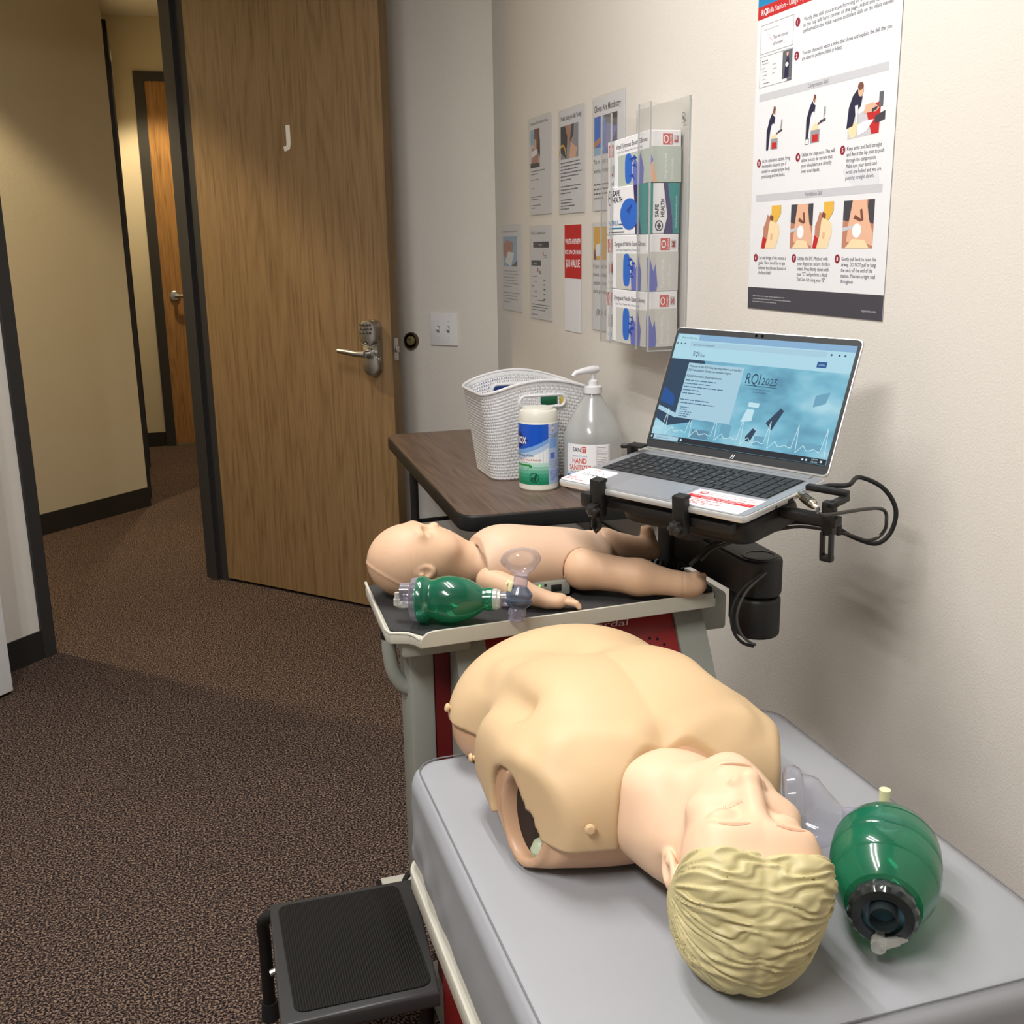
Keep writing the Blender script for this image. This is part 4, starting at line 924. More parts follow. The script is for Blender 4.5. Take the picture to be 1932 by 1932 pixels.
# boxes and a clear bin stored under the table
cbn = empty('clear_bin', (.78, 2.75, 0), 'clear plastic bin on the floor under the folding table', 'bin')
MB().use(A_clear).box((.70, 2.75, .002), (1.0, 3.15, .42), bev=.012).build('bin_shell', cbn)
MB().use(M_white).box((.69, 2.74, .42), (1.01, 3.16, .435), bev=.005).build('bin_lid', cbn)
sb = empty('stored_glove_carton', (.95, 2.62, 0), 'white carton with a red S mark standing under the folding table', 'carton')
MB().use(P_white).box((1.045, 2.64, .001), (1.118, 2.98, .58), bev=.003).build('carton_body', sb, smooth=False)
i = Ink(frame((1.045, 2.64 - .0005, 0), (1, 0, 0), (0, 0, 1))); i.rect(.01, .52, .04, .56, P_coral); i.disc(.025, .54, .009, P_white, 2); i.text('S', .016, .485, .02, P_coral, bold=.03); i.build('carton_print', sb)
# =============== manikin cart ===============
M_cgrey = mat('cart_grey', (146, 148, 140), rough=.5, bump=.1, bscale=500)
M_cbeige = mat('cart_light_grey', (190, 187, 174), rough=.5)
M_cred = mat('cart_red', (136, 22, 24), rough=.35, bump=.04, bscale=300)
M_vinyl = mat('grey_vinyl', (150, 152, 157), rough=.55, bump=.06, bscale=900, var=.02, vscale=5)
M_dark = mat('dark_liner', (46, 46, 47), rough=.7, bump=.15, bscale=600)
ct = empty('manikin_cart', (.56, 1.2, 0), 'red and grey training cart with a grey padded top and a side tray', 'cart')
BX0, BX1, BY0, BY1, BZ0, BZ1 = .262, .862, .735, 1.415, .487, .64
def rbox2(P, c, h, rxy, r):
    """box rounded in plan by rxy and along the edges by r"""
    q = np.abs(P[..., :2] - np.array(c[:2])) - (np.array(h[:2]) - rxy)
    dxy = np.linalg.norm(np.maximum(q, 0), axis=-1) + np.minimum(q.max(-1), 0) - rxy
    dz = np.abs(P[..., 2] - c[2]) - h[2]
    a = dxy + r; b = dz + r
    return np.minimum(np.maximum(a, b), 0) + np.sqrt(np.maximum(a, 0) ** 2 + np.maximum(b, 0) ** 2) - r
def f_cush(P):
    c = ((BX0 + BX1) / 2, (BY0 + BY1) / 2, (BZ0 + BZ1) / 2); h = ((BX1 - BX0) / 2, (BY1 - BY0) / 2, (BZ1 - BZ0) / 2)
    d = rbox2(P, c, h, .05, .024)
    x, y, z = P[..., 0], P[..., 1], P[..., 2]
    side = np.clip((.60 - z) / .1, 0, 1) * np.clip((z - .492) / .03, 0, 1) * np.exp(-((x - BX0) / .05) ** 2)
    d = d - .004 * side * np.exp(-((z - .56) / .05) ** 2)
    wr = np.sin((y * 1.0 + z * .8) * 75) * .0028 + np.sin(y * 41 - z * 60) * .0022
    d = d - wr * side * np.clip((y - 1.05) / .3, .08, 1)
    d = d - .0025 * np.exp(-((np.abs(x - BX0 - .011)) / .004) ** 2) * np.exp(-((z - BZ1) / .01) ** 2)
    return d
P_, F_ = nets(f_cush, (BX0 - .03, BY0 - .02, BZ0 - .02), (BX1 + .02, BY1 + .02, BZ1 + .015), .006)
cu = meshobj('padded_top', P_, F_, M_vinyl, ct)
mb = MB().use(mat('vinyl_seam', (112, 113, 118), rough=.6))
sx0, sy0, sx1, sy1 = BX0 + .012, BY0 + .012, BX1 - .012, BY1 - .012
mb.tube([(x, y, BZ1 + .0002) for x, y in rrect(sx0, sy0, sx1, sy1, .04, 6)], .0011, 6, closed=True); mb.build('seam', cu)
MB().use(M_cbeige).prism(rrect(BX0 - .007, BY0 - .004, BX1, BY1 - .002, .048, 6), .460, .490, bev=.003).build('top_rail', ct)
MB().use(M_blackpl).prism(rrect(BX0 + .008, BY0 + .012, BX1 - .006, BY1 - .01, .04, 6), .440, .462).build('black_rail', ct)
MB().use(M_cred).box((.31, .80, .09), (.83, 1.44, .44), bev=.01).build('side_panel', ct)
MB().use(M_blackpl).box((.299, 1.19, .30), (.312, 1.245, .37), bev=.004).build('latch', ct)
# upright behind the pad: bulging front with grey arches
def bulge(z):
    t = min(1, max(0, (z - .45) / (.775 - .45))); return 1.455 + .14 * t ** 1.6
def sheet(name, x0, x1, m, off=0, z0=.45, z1=.775, dx=0):
    mb = MB().use(m); n = 14; th = .02
    for i in range(n):
        a, b = z0 + (z1 - z0) * i / n, z0 + (z1 - z0) * (i + 1) / n
        ya, yb = bulge(a) - off, bulge(b) - off
        w = lambda z: 0
        mb.mesh([(x0, ya, a), (x1, ya, a), (x1, yb, b), (x0, yb, b), (x0, 1.66, a), (x1, 1.66, a), (x1, 1.66, b), (x0, 1.66, b)], [(0, 1, 2, 3), (0, 3, 7, 4), (1, 5, 6, 2), (4, 7, 6, 5)] + ([(0, 4, 5, 1)] if i == 0 else []) + ([(3, 2, 6, 7)] if i == n - 1 else []))
    return mb.build(name, ct)
M_cred2 = mat('cart_dark_red', (98, 14, 18), rough=.4)
sheet('front_panel', .430, .758, M_cred)
sheet('arch', .378, .4285, M_cgrey, .006); sheet('arch', .7595, .812, M_cgrey, .006)
MB().use(mat('light_panel', (196, 198, 202), rough=.35)).prism([(.396, 1.44), (.415, 1.44), (.415, 1.445), (.396, 1.445)], .60, .715, bev=.001).build('light_strip', ct) if False else None
MB().use(M_cred2).box((.352, 1.60, .08), (.377, 1.66, .775)).build('recess_panel', ct, smooth=False)
MB().use(M_cgrey).box((.312, 1.60, .28), (.352, 1.69, .775), bev=.006).build('upright', ct)
MB().use(M_cgrey).box((.80, 1.615, .03), (.835, 1.69, .72), bev=.006).build('upright', ct)
MB().use(M_cgrey).box((.345, 1.56, .0), (.835, 1.70, .09), bev=.01).build('foot_beam', ct)
for (x, y) in ((.36, .87), (.78, .87), (.36, 1.38), (.78, 1.38)):
    MB().use(M_rubber).tube([(x - .014, y, .03), (x + .014, y, .03)], .03, 18).box((x - .006, y - .006, .03), (x + .006, y + .006, .09)).build('caster', ct)
i = Ink(frame((.591, bulge(.745) - .0085, .744), (1, 0, 0), (0, -.30, .95)))
i.text('Laerdal', 0, 0, .0135, mat('logo_grey', (196, 190, 188), rough=.5), w=.082); i.build('logo', ct)
mb = MB().use(mat('hole_black', (6, 4, 4), rough=.9))
for r, (n, rad) in enumerate(((1, 0), (6, .014), (12, .026))):
    for k_ in range(n):
        a = 2 * PI * k_ / n + r * .3; x, z = (.712 + rad * math.cos(a)), .693 + rad * math.sin(a) * 1.0
        y = bulge(z) - .0006; sl = (bulge(z + .01) - bulge(z)) / .01
        mb.lathe([(0, -.002), (.0024, -.002), (.0024, .0004), (0, .0004)], frame((x, y, z), (1, 0, 0), Vector((0, sl, 1))), n=10)
mb.build('speaker_holes', ct)
# tray
TZ2 = .79
to = [(.276, 1.79), (.267, 1.552), (.272, 1.541), (.286, 1.5365), (.298, 1.531), (.306, 1.520), (.311, 1.505), (.815, 1.531), (.838, 1.572), (.838, 1.79)]
ti = [(.282, 1.786), (.274, 1.555), (.279, 1.547), (.290, 1.543), (.302, 1.537), (.311, 1.526), (.317, 1.516), (.812, 1.540), (.832, 1.575), (.832, 1.786)]
tr = MB().use(M_cbeige).prism(to, TZ2 - .02, TZ2 - .004, bev=.002).build('tray', ct)
MB().use(M_dark).prism(ti, TZ2 - .0045, TZ2 - .001).build('tray_liner', tr)
mb = MB().use(M_cbeige)
rimL = [(.277, 1.79, .793), (.272, 1.67, .791), (.268, 1.556, .789), (.272, 1.5425, .787), (.286, 1.538, .787), (.298, 1.532, .787), (.306, 1.521, .786), (.3115, 1.507, .784)]
mb.tube(rimL, .0026, 8); mb.build('side_lip', tr)
mb = MB().use(M_cbeige)
xs = [(.3125, .784), (.316, .789), (.322, .7935), (.332, .7955)] + [(.332 + (.812 - .332) * t / 10, .7955) for t in range(1, 11)]
pts_t = []; 
def fy(x): return 1.505 + (x - .311) * .0516
vs = []; fs = []
for (x, zt) in xs:
    y = fy(x); vs += [(x, y, .772), (x, y - .001, zt), (x, y + .004, zt), (x, y + .004, .772)]
for j in range(len(xs) - 1):
    a = 4 * j; b = a + 4
    for q in range(4): fs.append((a + q, a + (q + 1) % 4, b + (q + 1) % 4, b + q))
fs += [(0, 1, 2, 3), (len(vs) - 4, len(vs) - 3, len(vs) - 2, len(vs) - 1)]
mb.mesh(vs, fs); mb.build('front_lip', tr)
MB().use(M_cgrey).box((.29, 1.545, .742), (.40, 1.70, .771), bev=.005).build('bracket', tr)
MB().use(M_cgrey).prism([(.80, 1.60), (.872, 1.60), (.872, 1.76), (.80, 1.76)], .70, .771, bev=.008).build('bracket', tr)
hd = MB().use(M_cgrey).tube(catmull([(.286, 1.64, .745), (.287, 1.64, .715), (.292, 1.64, .685), (.305, 1.64, .660), (.322, 1.64, .648)], 6), .0118, 16).build('push_handle', ct)
MB().use(M_blackpl).tube([(.286, 1.64, .775), (.286, 1.64, .744)], .0128, 16).build('handle_cap', hd)
# pillar and arms that carry the laptop
AR = empty('laptop_stand', (.84, 1.6, .8), 'black swivel arm and clamp stand holding the laptop above the tray end', 'laptop stand')
MB().use(M_blackpl).box((.806, 1.685, .7905), (.880, 1.745, .935), bev=.006).build('column', AR)
def slab(P0, P1, r0, r1, z0, z1, bev=.006):
    P0, P1 = Vector((*P0, 0)), Vector((*P1, 0)); d = (P1 - P0).normalized(); a0 = math.atan2(d.y, d.x); pts = []
    for c, r, s in ((P1, r1, -PI / 2), (P0, r0, PI / 2)):
        for k_ in range(13):
            a = a0 + s + PI * k_ / 12; pts.append((c.x + r * math.cos(a), c.y + r * math.sin(a)))
    return MB().use(M_blackpl).prism(pts, z0, z1, bev=bev, seg=3)
slab((.852, 1.70), (.853, 1.46), .042, .036, .812, .874).build('upper_arm', AR)
MB().use(M_blackpl).box((.80, 1.62, .874), (.872, 1.75, .93), bev=.01).build('shoulder_block', AR)
slab((.853, 1.46), (.862, 1.53), .0355, .020, .744, .810).build('lower_arm', AR)
MB().use(M_blackpl).lathe([(0, .8741), (.028, .8741), (.027, .8755), (.022, .876), (.0215, .8750), (0, .8750)], Matrix.Translation((.853, 1.46, 0)), n=32).build('pivot_cap', AR)
# laptop frame of reference
Lx = Vector((.474, -.881, -.015)).normalized(); Ly = Vector((.879, .471, .078)); LF = frame((.577, 1.642, .983), Lx, Ly)
def lb(lo, hi, m=M_blackpl, bev=.002, nm='x', par=None, M=None): return MB(LF if M is None else M).use(m).box(lo, hi, bev=bev).build(nm, par)
lb((.05, .008, -.035), (.33, .026, -.020), nm='front_bar', par=AR)
lb((.0, .12, -.036), (.435, .142, -.022), nm='cross_bar', par=AR)
lb((.08, .01, -.034), (.10, .23, -.020), nm='side_bar', par=AR); lb((.255, .01, -.034), (.275, .23, -.020), nm='side_bar', par=AR)
MB(LF).use(M_blackpl).prism(rrect(.10, .03, .345, .19, .03, 5), -.060, -.021, bev=.012, seg=3).build('mount_plate', AR)
MB().use(M_blackpl).box((.745, 1.50, .915), (.835, 1.70, .948), bev=.008).build('neck', AR)
MB(LF).use(M_blackpl).tube([(.20, .10, -.058), (.20, .10, -.085)], .03, 20).build('swivel', AR)
M_knob = mat('knob_black', (34, 34, 35), rough=.35)
def clamp(x, big=True):
    c = lb((x - .011, -.012, -.045), (x + .011, .004, .016), bev=.002, nm='edge_clamp', par=AR)
    MB(LF).use(M_blackpl).box((x - .011, -.010, .010), (x + .011, .008, .0165), bev=.002).build('clamp_lip', c)
    MB(LF).use(M_knob).lathe([(0, 0), (.0105, 0), (.0105, .010), (.006, .013), (0, .013)], frame((x, -.013, -.032), (1, 0, 0), (0, 0, 1)), n=28, mod=lambda a, i: 1 + .13 * math.cos(6 * a)).build('clamp_knob', c)
    return c
c = clamp(.092); MB(LF).use(M_blackpl).box((.062, -.014, -.032), (.084, .0, -.008), bev=.003).build('clamp_wing', c)
MB(LF).use(M_blackpl).tube([(.088, -.012, -.044), (.084, -.012, -.062), (.092, -.012, -.070), (.100, -.012, -.062), (.098, -.012, -.044)], .003, 8).build('clamp_loop', c)
clamp(.252)
c = lb((.412, .120, -.05), (.431, .136, .002), bev=.003, nm='edge_clamp', par=AR)
lb((.362, .160, .0), (.431, .172, .010), bev=.003, nm='clamp_lip', par=c); lb((.420, .120, -.008), (.431, .172, .002), nm='clamp_link', par=c)
lb((.412, .118, -.085), (.417, .128, -.045), bev=.001, nm='clamp_tail', par=c); lb((.426, .118, -.085), (.431, .128, -.045), bev=.001, nm='clamp_tail', par=c); lb((.412, .118, -.09), (.431, .130, -.08), bev=.002, nm='clamp_tail', par=c)
c = lb((-.014, .20, -.02), (-.004, .222, .012), bev=.002, nm='edge_clamp', par=AR)
lb((-.014, .200, .0085), (.018, .222, .0135), bev=.002, nm='clamp_lip', par=c); MB(LF).use(M_blackpl).tube([(-.014, .211, .008), (-.030, .206, .007)], .0045, 10).build('clamp_tip', c)

# cables
def wire(name, pts, r, label, cat='cable', m=None, n=8, cn=8):
    mb = MB().use(m or M_rubber).tube(catmull(pts, cn), r, n); o = mb.build(name, None); return tag(o, label, cat)
P0 = [LF @ Vector(p) for p in ((.366, .190, -.004), (.385, .190, .004), (.42, .185, .012))]
wire('power_cable', P0 + [V3(.985, 1.40, 1.003), V3(1.022, 1.39, .985), V3(1.040, 1.38, .952), V3(1.034, 1.38, .916), V3(1.008, 1.38, .900), V3(.972, 1.39, .912), V3(.948, 1.40, .925), V3(.90, 1.43, .932), V3(.845, 1.46, .917), V3(.79, 1.49, .893), V3(.762, 1.495, .870), V3(.752, 1.50, .858)], .0036, 'thick black power cable making the wide outer loop beside the laptop')
lkb = empty('cable_lock', LF @ Vector((.366, .15, -.004)), 'silver combination cable lock with a black loop plugged into the laptop side', 'cable lock')
LK = frame(LF @ Vector((.3605, .150, -.004)), Lx, Ly)
q0, q1 = LF @ Vector((.3605, .150, -.004)), LF @ Vector((.408, .112, -.004)); dq = (q1 - q0).normalized()
MB().use(mat('lock_nickel', (196, 188, 168), rough=.25, metal=1)).tube([q0, q0 + dq * .010, q0 + dq * .0101, q0 + dq * .052, q0 + dq * .056], [.0055, .0055, .0068, .0068, .004], 18).build('lock_barrel', lkb)
mb = MB().use(mat('lock_ring', (120, 114, 100), rough=.35, metal=1))
for k_ in range(4): mb.tube([q0 + dq * (.018 + .008 * k_), q0 + dq * (.023 + .008 * k_)], .0076, 14)
mb.build('number_rings', lkb)
q2 = q0 + dq * .056
MB().use(mat('lock_sleeve', (214, 210, 204), rough=.4)).tube([q2, q2 + dq * .014], .0028, 10).build('cable_sleeve', lkb)
q3 = q2 + dq * .014
MB().use(mat('lock_cable', (40, 38, 34), rough=.3)).tube(catmull([q3, q3 + dq * .02 + V3(0, 0, -.004), V3(.995, 1.36, .962), V3(1.010, 1.36, .938), V3(1.005, 1.365, .918), V3(.985, 1.37, .910), V3(.958, 1.39, .918), V3(.90, 1.425, .926), V3(.845, 1.455, .911), V3(.79, 1.485, .887), V3(.765, 1.49, .867)], 8), .0028, 8).build('lock_cable', lkb)
MB().use(M_blackpl).box((.944, 1.388, .916), (.952, 1.402, .934), bev=.002).build('cable_tie', AR)
wire('arm_cable', [V3(.835, 1.415, .862), V3(.805, 1.43, .83), V3(.790, 1.43, .795), V3(.793, 1.425, .765), V3(.806, 1.42, .748), V3(.822, 1.415, .742)], .0026, 'black cable hanging in a curve beside the lower arm')
wire('data_cable', [V3(.838, 1.412, .862), V3(.812, 1.425, .83), V3(.797, 1.425, .795), V3(.800, 1.42, .768), V3(.812, 1.415, .752), V3(.824, 1.412, .745)], .0022, 'thin dark grey cable next to the hanging arm cable', m=mat('cable_grey', (58, 58, 58), rough=.4))
# coil cord on the tray
cp = []
for k_ in range(0, 17 * 12 + 1):
    a = 2 * PI * k_ / 12; t_ = k_ / (17 * 12); c_ = V3(.70, 1.772, .8005).lerp(V3(.812, 1.652, .8005), t_); cp.append(c_ + V3(.707, .707, 0) * .0098 * math.cos(a) + V3(0, 0, .0098) * math.sin(a))
o = MB().use(M_rubber).tube(cp, .0019, 6).build('coil_cord', None); tag(o, 'black coiled cord lying on the tray behind the infant manikin legs', 'cord')

# =============== laptop ===============
lp = empty('laptop', (0, 0, 0), 'silver laptop with a bright blue screen held above the tray', 'laptop', M=LF)
M_silv = mat('laptop_silver', (168, 171, 176), rough=.35, metal=.6); M_silv2 = mat('laptop_edge', (206, 207, 208), rough=.3, metal=.5)
LW, LD, LH = .359, .234, .0125
ba = MB(LF).use(M_silv2).prism(rrect(0, 0, LW, LD, .010, 5), -LH + .002, 0, bev=.003).build('laptop_base', lp)
MB(LF).use(M_silv).prism(rrect(.0025, .0025, LW - .0025, LD - .003, .009, 5), -.001, .0006).build('palm_deck', ba)
mb = MB(LF).use(mat('keyboard_tray', (140, 143, 148), rough=.4)); mb.box((.018, .090, .0004), (.341, .205, .0009)); mb.build('keyboard_tray', ba, smooth=False)
mb = MB(LF).use(mat('key_black', (30, 32, 35), rough=.5))
mb.box((.019, .091, .0008), (.340, .204, .0010))
rows = [(.0925, .0165, [('s', 1.3), ('s', 1.3), ('s', 1), ('s', 1.3), ('sp', 5.3), ('s', 1.2), ('s', 1.2), ('s', 1), ('s', 1), ('s', 1)]), (.1105, .0165, 14), (.1285, .0165, 14), (.1465, .0165, 14), (.1645, .0165, 14), (.1825, .0165, 15)]
for (y, hh, spec) in rows:
    x = .0205; xe = .272
    if isinstance(spec, int):
        ws = [1] * spec; ws[0] = 1.35 + .2 * (y < .15); ws[-1] = 1.6
    else: ws = [b for a, b in spec]
    un = (xe - x) / sum(ws)
    for w_ in ws:
        mb.box((x, y, .0009), (x + w_ * un - .0024, y + hh - .0015, .0024), bev=.0005, seg=1); x += w_ * un
    x = .278
    for _ in range(4): mb.box((x, y, .0009), (x + .0132, y + hh - .0015, .0024), bev=.0005, seg=1); x += .0155
mb.build('keyboard', ba, smooth=False)
i = Ink(LF @ Matrix.Translation((0, 0, .0025))); R_ = random.Random(4); WK = mat('key_legend', (170, 172, 176), rough=.5)
for r in range(1, 6):
    for c_ in range(13): i.text(random.Random(r * 20 + c_).choice('QWERTYUIOPASDFGHJKLZXCVBNM') if r < 5 else '1234567890-=<'[c_], .030 + .0168 * c_ + (5 - r) * .002, .1 + .018 * (r - .0) - .002 - .009 + .009, .0035, WK)
i.build('key_legends', ba)
MB(LF).use(mat('touchpad', (156, 160, 166), rough=.3, metal=.4)).prism(rrect(.105, .008, .220, .083, .003, 3), .0004, .0010).build('touchpad', ba)
MB(LF).use(M_silv).box((.022, LD - .018, .0004), (LW - .022, LD - .004, .0022), bev=.0006).build('hinge_cover', ba)
M_port = mat('port_black', (12, 12, 12), rough=.6)
MB(LF).use(M_port).box((LW - .0005, .118, -.010), (LW + .0006, .132, -.004)).build('usb_port', ba, smooth=False); MB(LF).use(M_port).tube([(LW - .001, .085, -.007), (LW + .0006, .085, -.007)], .0022, 10).build('audio_port', ba)
# cards on the palm rest
cd = MB(LF).use(P_white).prism(rrect(.004, .004, .068, .080, .005, 4), .0006, .0016).build('review_card', ba, label='white card with a circle')
i = Ink(LF @ Matrix.Translation((0, 0, .0017))); i.ring(.036, .052, .020, .0011, P_mid, 1, ry=.013, n=36); i.text('Review us on', .022, .054, .0042, P_mid, w=.028); i.text('Google', .022, .044, .0065, P_navy, w=.028)
i.text('* * * * *', .012, .029, .006, P_coral, w=.045); 
for j in range(3): i.greek(.008, .022 - j * .0055, .056, 1, .004, .0025, P_coral, seed=200 + j)
i.greek(.018, .071, .036, 1, .004, .002, P_coral, seed=210)
i.build('card_print', ba)
MB(LF).use(P_white).box((.228, .006, .0006), (.345, .080, .0012)).build('notice_card', ba, smooth=False, label='white card with red band')
i = Ink(LF @ Matrix.Translation((0, 0, .0013))); i.rect(.229, .040, .344, .054, P_red); i.disc(.245, .0665, .0075, P_red, 1, ry=.0065); i.poly([(.241, .064), (.249, .064), (.250, .069), (.247, .071), (.241, .069)], P_white, 2)
i.text('PLEASE DO NOT TOUCH OTHER PROGRAMS ON', .256, .0685, .0042, P_coral, w=.084); i.text('THIS LAPTOP. ONLY USE THE BROWSER.', .256, .061, .0042, P_coral, w=.082); i.text('DO NOT SIGN IN TO YOUR PERSONAL EMAIL', .238, .0475, .0042, P_white, 3, w=.1); i.text('OR CLOSE THE WINDOW', .255, .0415, .0042, P_white, 3, w=.06)
for j in range(4): i.greek(.240 + (j % 2) * .008, .033 - j * .006, .09 - (j % 2) * .016, 1, .004, .0022, P_coral, seed=220 + j)
i.frame(.2295, .0075, .3435, .0785, .0004, P_coral, 2); i.build('notice_print', ba)
# lid
AL = math.radians(27.5); ez = LF.to_3x3() @ Vector((0, 0, 1)); ey = LF.to_3x3() @ Vector((0, 1, 0)); ex = LF.to_3x3() @ Vector((1, 0, 0))
up_ = ez * math.cos(AL) + ey * math.sin(AL); H0 = LF @ Vector((0, LD - .001, .002))
LL = frame(H0, ex, up_); LLH = .226
ld = MB(LL).use(M_silv2).prism(rrect(0, 0, LW, LLH, .009, 5), -.006, -.0006, bev=.0015).build('lid', lp)
MB(LL).use(mat('bezel', (42, 44, 48), rough=.45)).prism(rrect(.0018, .0035, LW - .0018, LLH - .0022, .008, 5), -.001, .0004).build('bezel', ld)
def scr(name, c, e=.9):
    m = bpy.data.materials.new(name); m.use_nodes = True; b = m.node_tree.nodes['Principled BSDF']
    b.inputs['Base Color'].default_value = (.01, .01, .012, 1); b.inputs['Roughness'].default_value = .35; b.inputs['Specular IOR Level'].default_value = .25
    b.inputs['Emission Color'].default_value = lin(c); b.inputs['Emission Strength'].default_value = e; return m
SX0, SX1, SY0, SY1 = .0075, LW - .0075, .018, LLH - .0125
def scrbg():
    m = scr('screen_photo', (120, 180, 205)); nt = m.node_tree; b = nt.nodes['Principled BSDF']
    tc = nt.nodes.new('ShaderNodeTexCoord'); mp = nt.nodes.new('ShaderNodeMapping'); mp.inputs['Rotation'].default_value = (.5, .4, -.9); mp.inputs['Scale'].default_value = (1, 3.2, 1)
    n = nt.nodes.new('ShaderNodeTexNoise'); n.inputs['Scale'].default_value = 9; n.inputs['Detail'].default_value = 3
    nt.links.new(tc.outputs['Object'], mp.inputs[0]); nt.links.new(mp.outputs[0], n.inputs['Vector'])
    r = nt.nodes.new('ShaderNodeValToRGB'); e = r.color_ramp.elements; e[0].position = .32; e[0].color = lin((84, 142, 172)); e[1].position = .68; e[1].color = lin((176, 222, 236)); x = e.new(.5); x.color = lin((122, 190, 214))
    nt.links.new(n.outputs['Fac'], r.inputs['Fac']); nt.links.new(r.outputs['Color'], b.inputs['Emission Color']); return m
S_bg = scrbg(); S_page = scr('screen_page', (178, 222, 238)); S_bar = scr('screen_tabbar', (138, 180, 216)); S_card = scr('screen_card', (172, 210, 228)); S_txt = scr('screen_text', (50, 74, 92)); S_dk = scr('screen_dark', (40, 66, 92)); S_dk2 = scr('screen_taskbar', (38, 48, 60), .5); S_btn = scr('screen_button', (22, 82, 150)); S_lt = scr('screen_light', (198, 234, 244)); S_mid = scr('screen_mid', (94, 140, 166)); S_deep = scr('screen_deep', (70, 112, 142)); S_soft = scr('screen_soft', (108, 168, 194))
MB(LL).use(S_bg).box((SX0, SY0, .0004), (SX1, SY1, .0007)).build('display', ld, smooth=False)
W_, H_ = SX1 - SX0, SY1 - SY0
i = Ink(LL @ Matrix.Translation((SX0, SY0, .0007)))
X = lambda u: u * W_
Y = lambda v: (1 - v) * H_
i.poly([(X(0), Y(.23)), (X(0), Y(.80)), (X(.08), Y(.86)), (X(.22), Y(.80)), (X(.3), Y(.5)), (X(.2), Y(.23))], S_dk, 1); i.poly([(X(0), Y(.5)), (X(0), Y(.64)), (X(.09), Y(.68)), (X(.08), Y(.58))], S_btn, 2); i.poly([(X(0), Y(.68)), (X(.12), Y(.74)), (X(.12), Y(.78)), (X(0), Y(.72))], S_card, 2)
i.poly([(X(.86), Y(.44)), (X(.93), Y(.40)), (X(.92), Y(.50)), (X(.86), Y(.54))], S_soft, 2); i.poly([(X(.64), Y(.72)), (X(.70), Y(.58)), (X(.72), Y(.60)), (X(.68), Y(.78))], S_dk, 3); i.poly([(X(.55), Y(.86)), (X(.58), Y(.78)), (X(.60), Y(.80)), (X(.58), Y(.90)), (X(.555), Y(.90))], S_dk, 3)
i.poly([(X(.5), Y(.74)), (X(.52), Y(.62)), (X(.56), Y(.62)), (X(.56), Y(.72))], S_lt, 3); i.poly([(X(.52), Y(.56)), (X(.58), Y(.56)), (X(.58), Y(.60)), (X(.52), Y(.60))], S_lt, 3)
for j, (u0, v0, u1, v1) in enumerate(((.24, .86, .34, .94), (.40, .78, .46, .9), (.60, .84, .66, .92), (.78, .84, .96, .9))): i.rect(X(u0), Y(v1), X(u1), Y(v0), [S_mid, S_soft, S_soft, S_soft][j], 2)
# heartbeat trace
tr_ = []
for c_ in range(7):
    u0 = .0 + c_ * .15
    tr_ += [(u0, .90), (u0 + .02, .885), (u0 + .04, .90), (u0 + .055, .90), (u0 + .068, .70 + .0), (u0 + .082, .935), (u0 + .095, .905), (u0 + .115, .865), (u0 + .135, .905)]
for a, b in zip(tr_[:-1], tr_[1:]):
    if b[0] > .985: break
    w2 = .0006; pa, pb = Vector((X(a[0]), Y(a[1]))), Vector((X(b[0]), Y(b[1]))); nn = Vector((-(pb - pa).y, (pb - pa).x)).normalized() * w2
    i.poly([tuple(pa - nn), tuple(pb - nn), tuple(pb + nn), tuple(pa + nn)], S_lt, 4)
i.rect(X(0), Y(.235), X(1), Y(.0), S_page, 5); i.rect(X(0), Y(.055), X(1), Y(0), S_bar, 6); i.rect(X(.008), Y(.055), X(.135), Y(.006), S_page, 7); i.text('Welcome to RQI Learning', X(.03), Y(.043), .0032, S_txt, 8, w=X(.09)); i.rect(X(.09), Y(.115), X(.86), Y(.068), S_card, 7); i.text('rqi1stop.com/welcome', X(.11), Y(.103), .0035, S_txt, 8, w=X(.13))
for u in (.012, .035, .058): i.disc(X(u), Y(.092), .0014, S_txt, 8)
for u in (.885, .925, .955): i.disc(X(u), Y(.09), .0018, S_txt, 8)
i.text('RQI', X(.125), Y(.20), .0085, S_txt, 8, w=X(.035)); i.text('1Stop', X(.165), Y(.20), .0055, S_txt, 8, w=X(.032)); i.rect(X(.825), Y(.205), X(.875), Y(.155), S_btn, 8); i.text('LOGIN', X(.835), Y(.19), .0032, S_lt, 9, w=X(.03))
i.rect(X(.115), Y(.775), X(.445), Y(.265), S_card, 8)
rowsL = [('Welcome to the RQI 1Stop learning platform and the RQI', .295, .030, .31, .012), ('2025 Resuscitation Quality Improvement program.', .33, .028, .26, .012), ('RQI 2025 Resuscitation Quality Improvement', .385, .026, .21, .01)]
for t_, v, hh, wd, _ in rowsL: i.text(t_, X(.122), Y(v + .008), .0036, S_txt, 9, w=X(wd), bold=.02)
for j in range(5): i.greek(X(.122), Y(.43 + .03 * j), X(.31), 1, .004, .0017, S_deep, 9, seed=300 + j)
for j in range(2): i.greek(X(.122), Y(.61 + .03 * j), X(.30), 1, .004, .0017, S_deep, 9, seed=310 + j)
for j in range(5): i.greek(X(.135), Y(.68 + .0 + .02 * j), X(.10), 1, .004, .0015, S_deep, 9, seed=320 + j)
i.text('RQI', X(.47), Y(.40), .0185, S_dk, 9, w=X(.08)); i.text('2025', X(.56), Y(.40), .0125, S_dk, 9, w=X(.085)); i.rect(X(.47), Y(.418), X(.65), Y(.413), S_dk, 9); i.text('An American Heart Association', X(.505), Y(.45), .003, S_dk, 9, w=X(.115)); i.text('and Laerdal Program', X(.52), Y(.475), .003, S_dk, 9, w=X(.08))
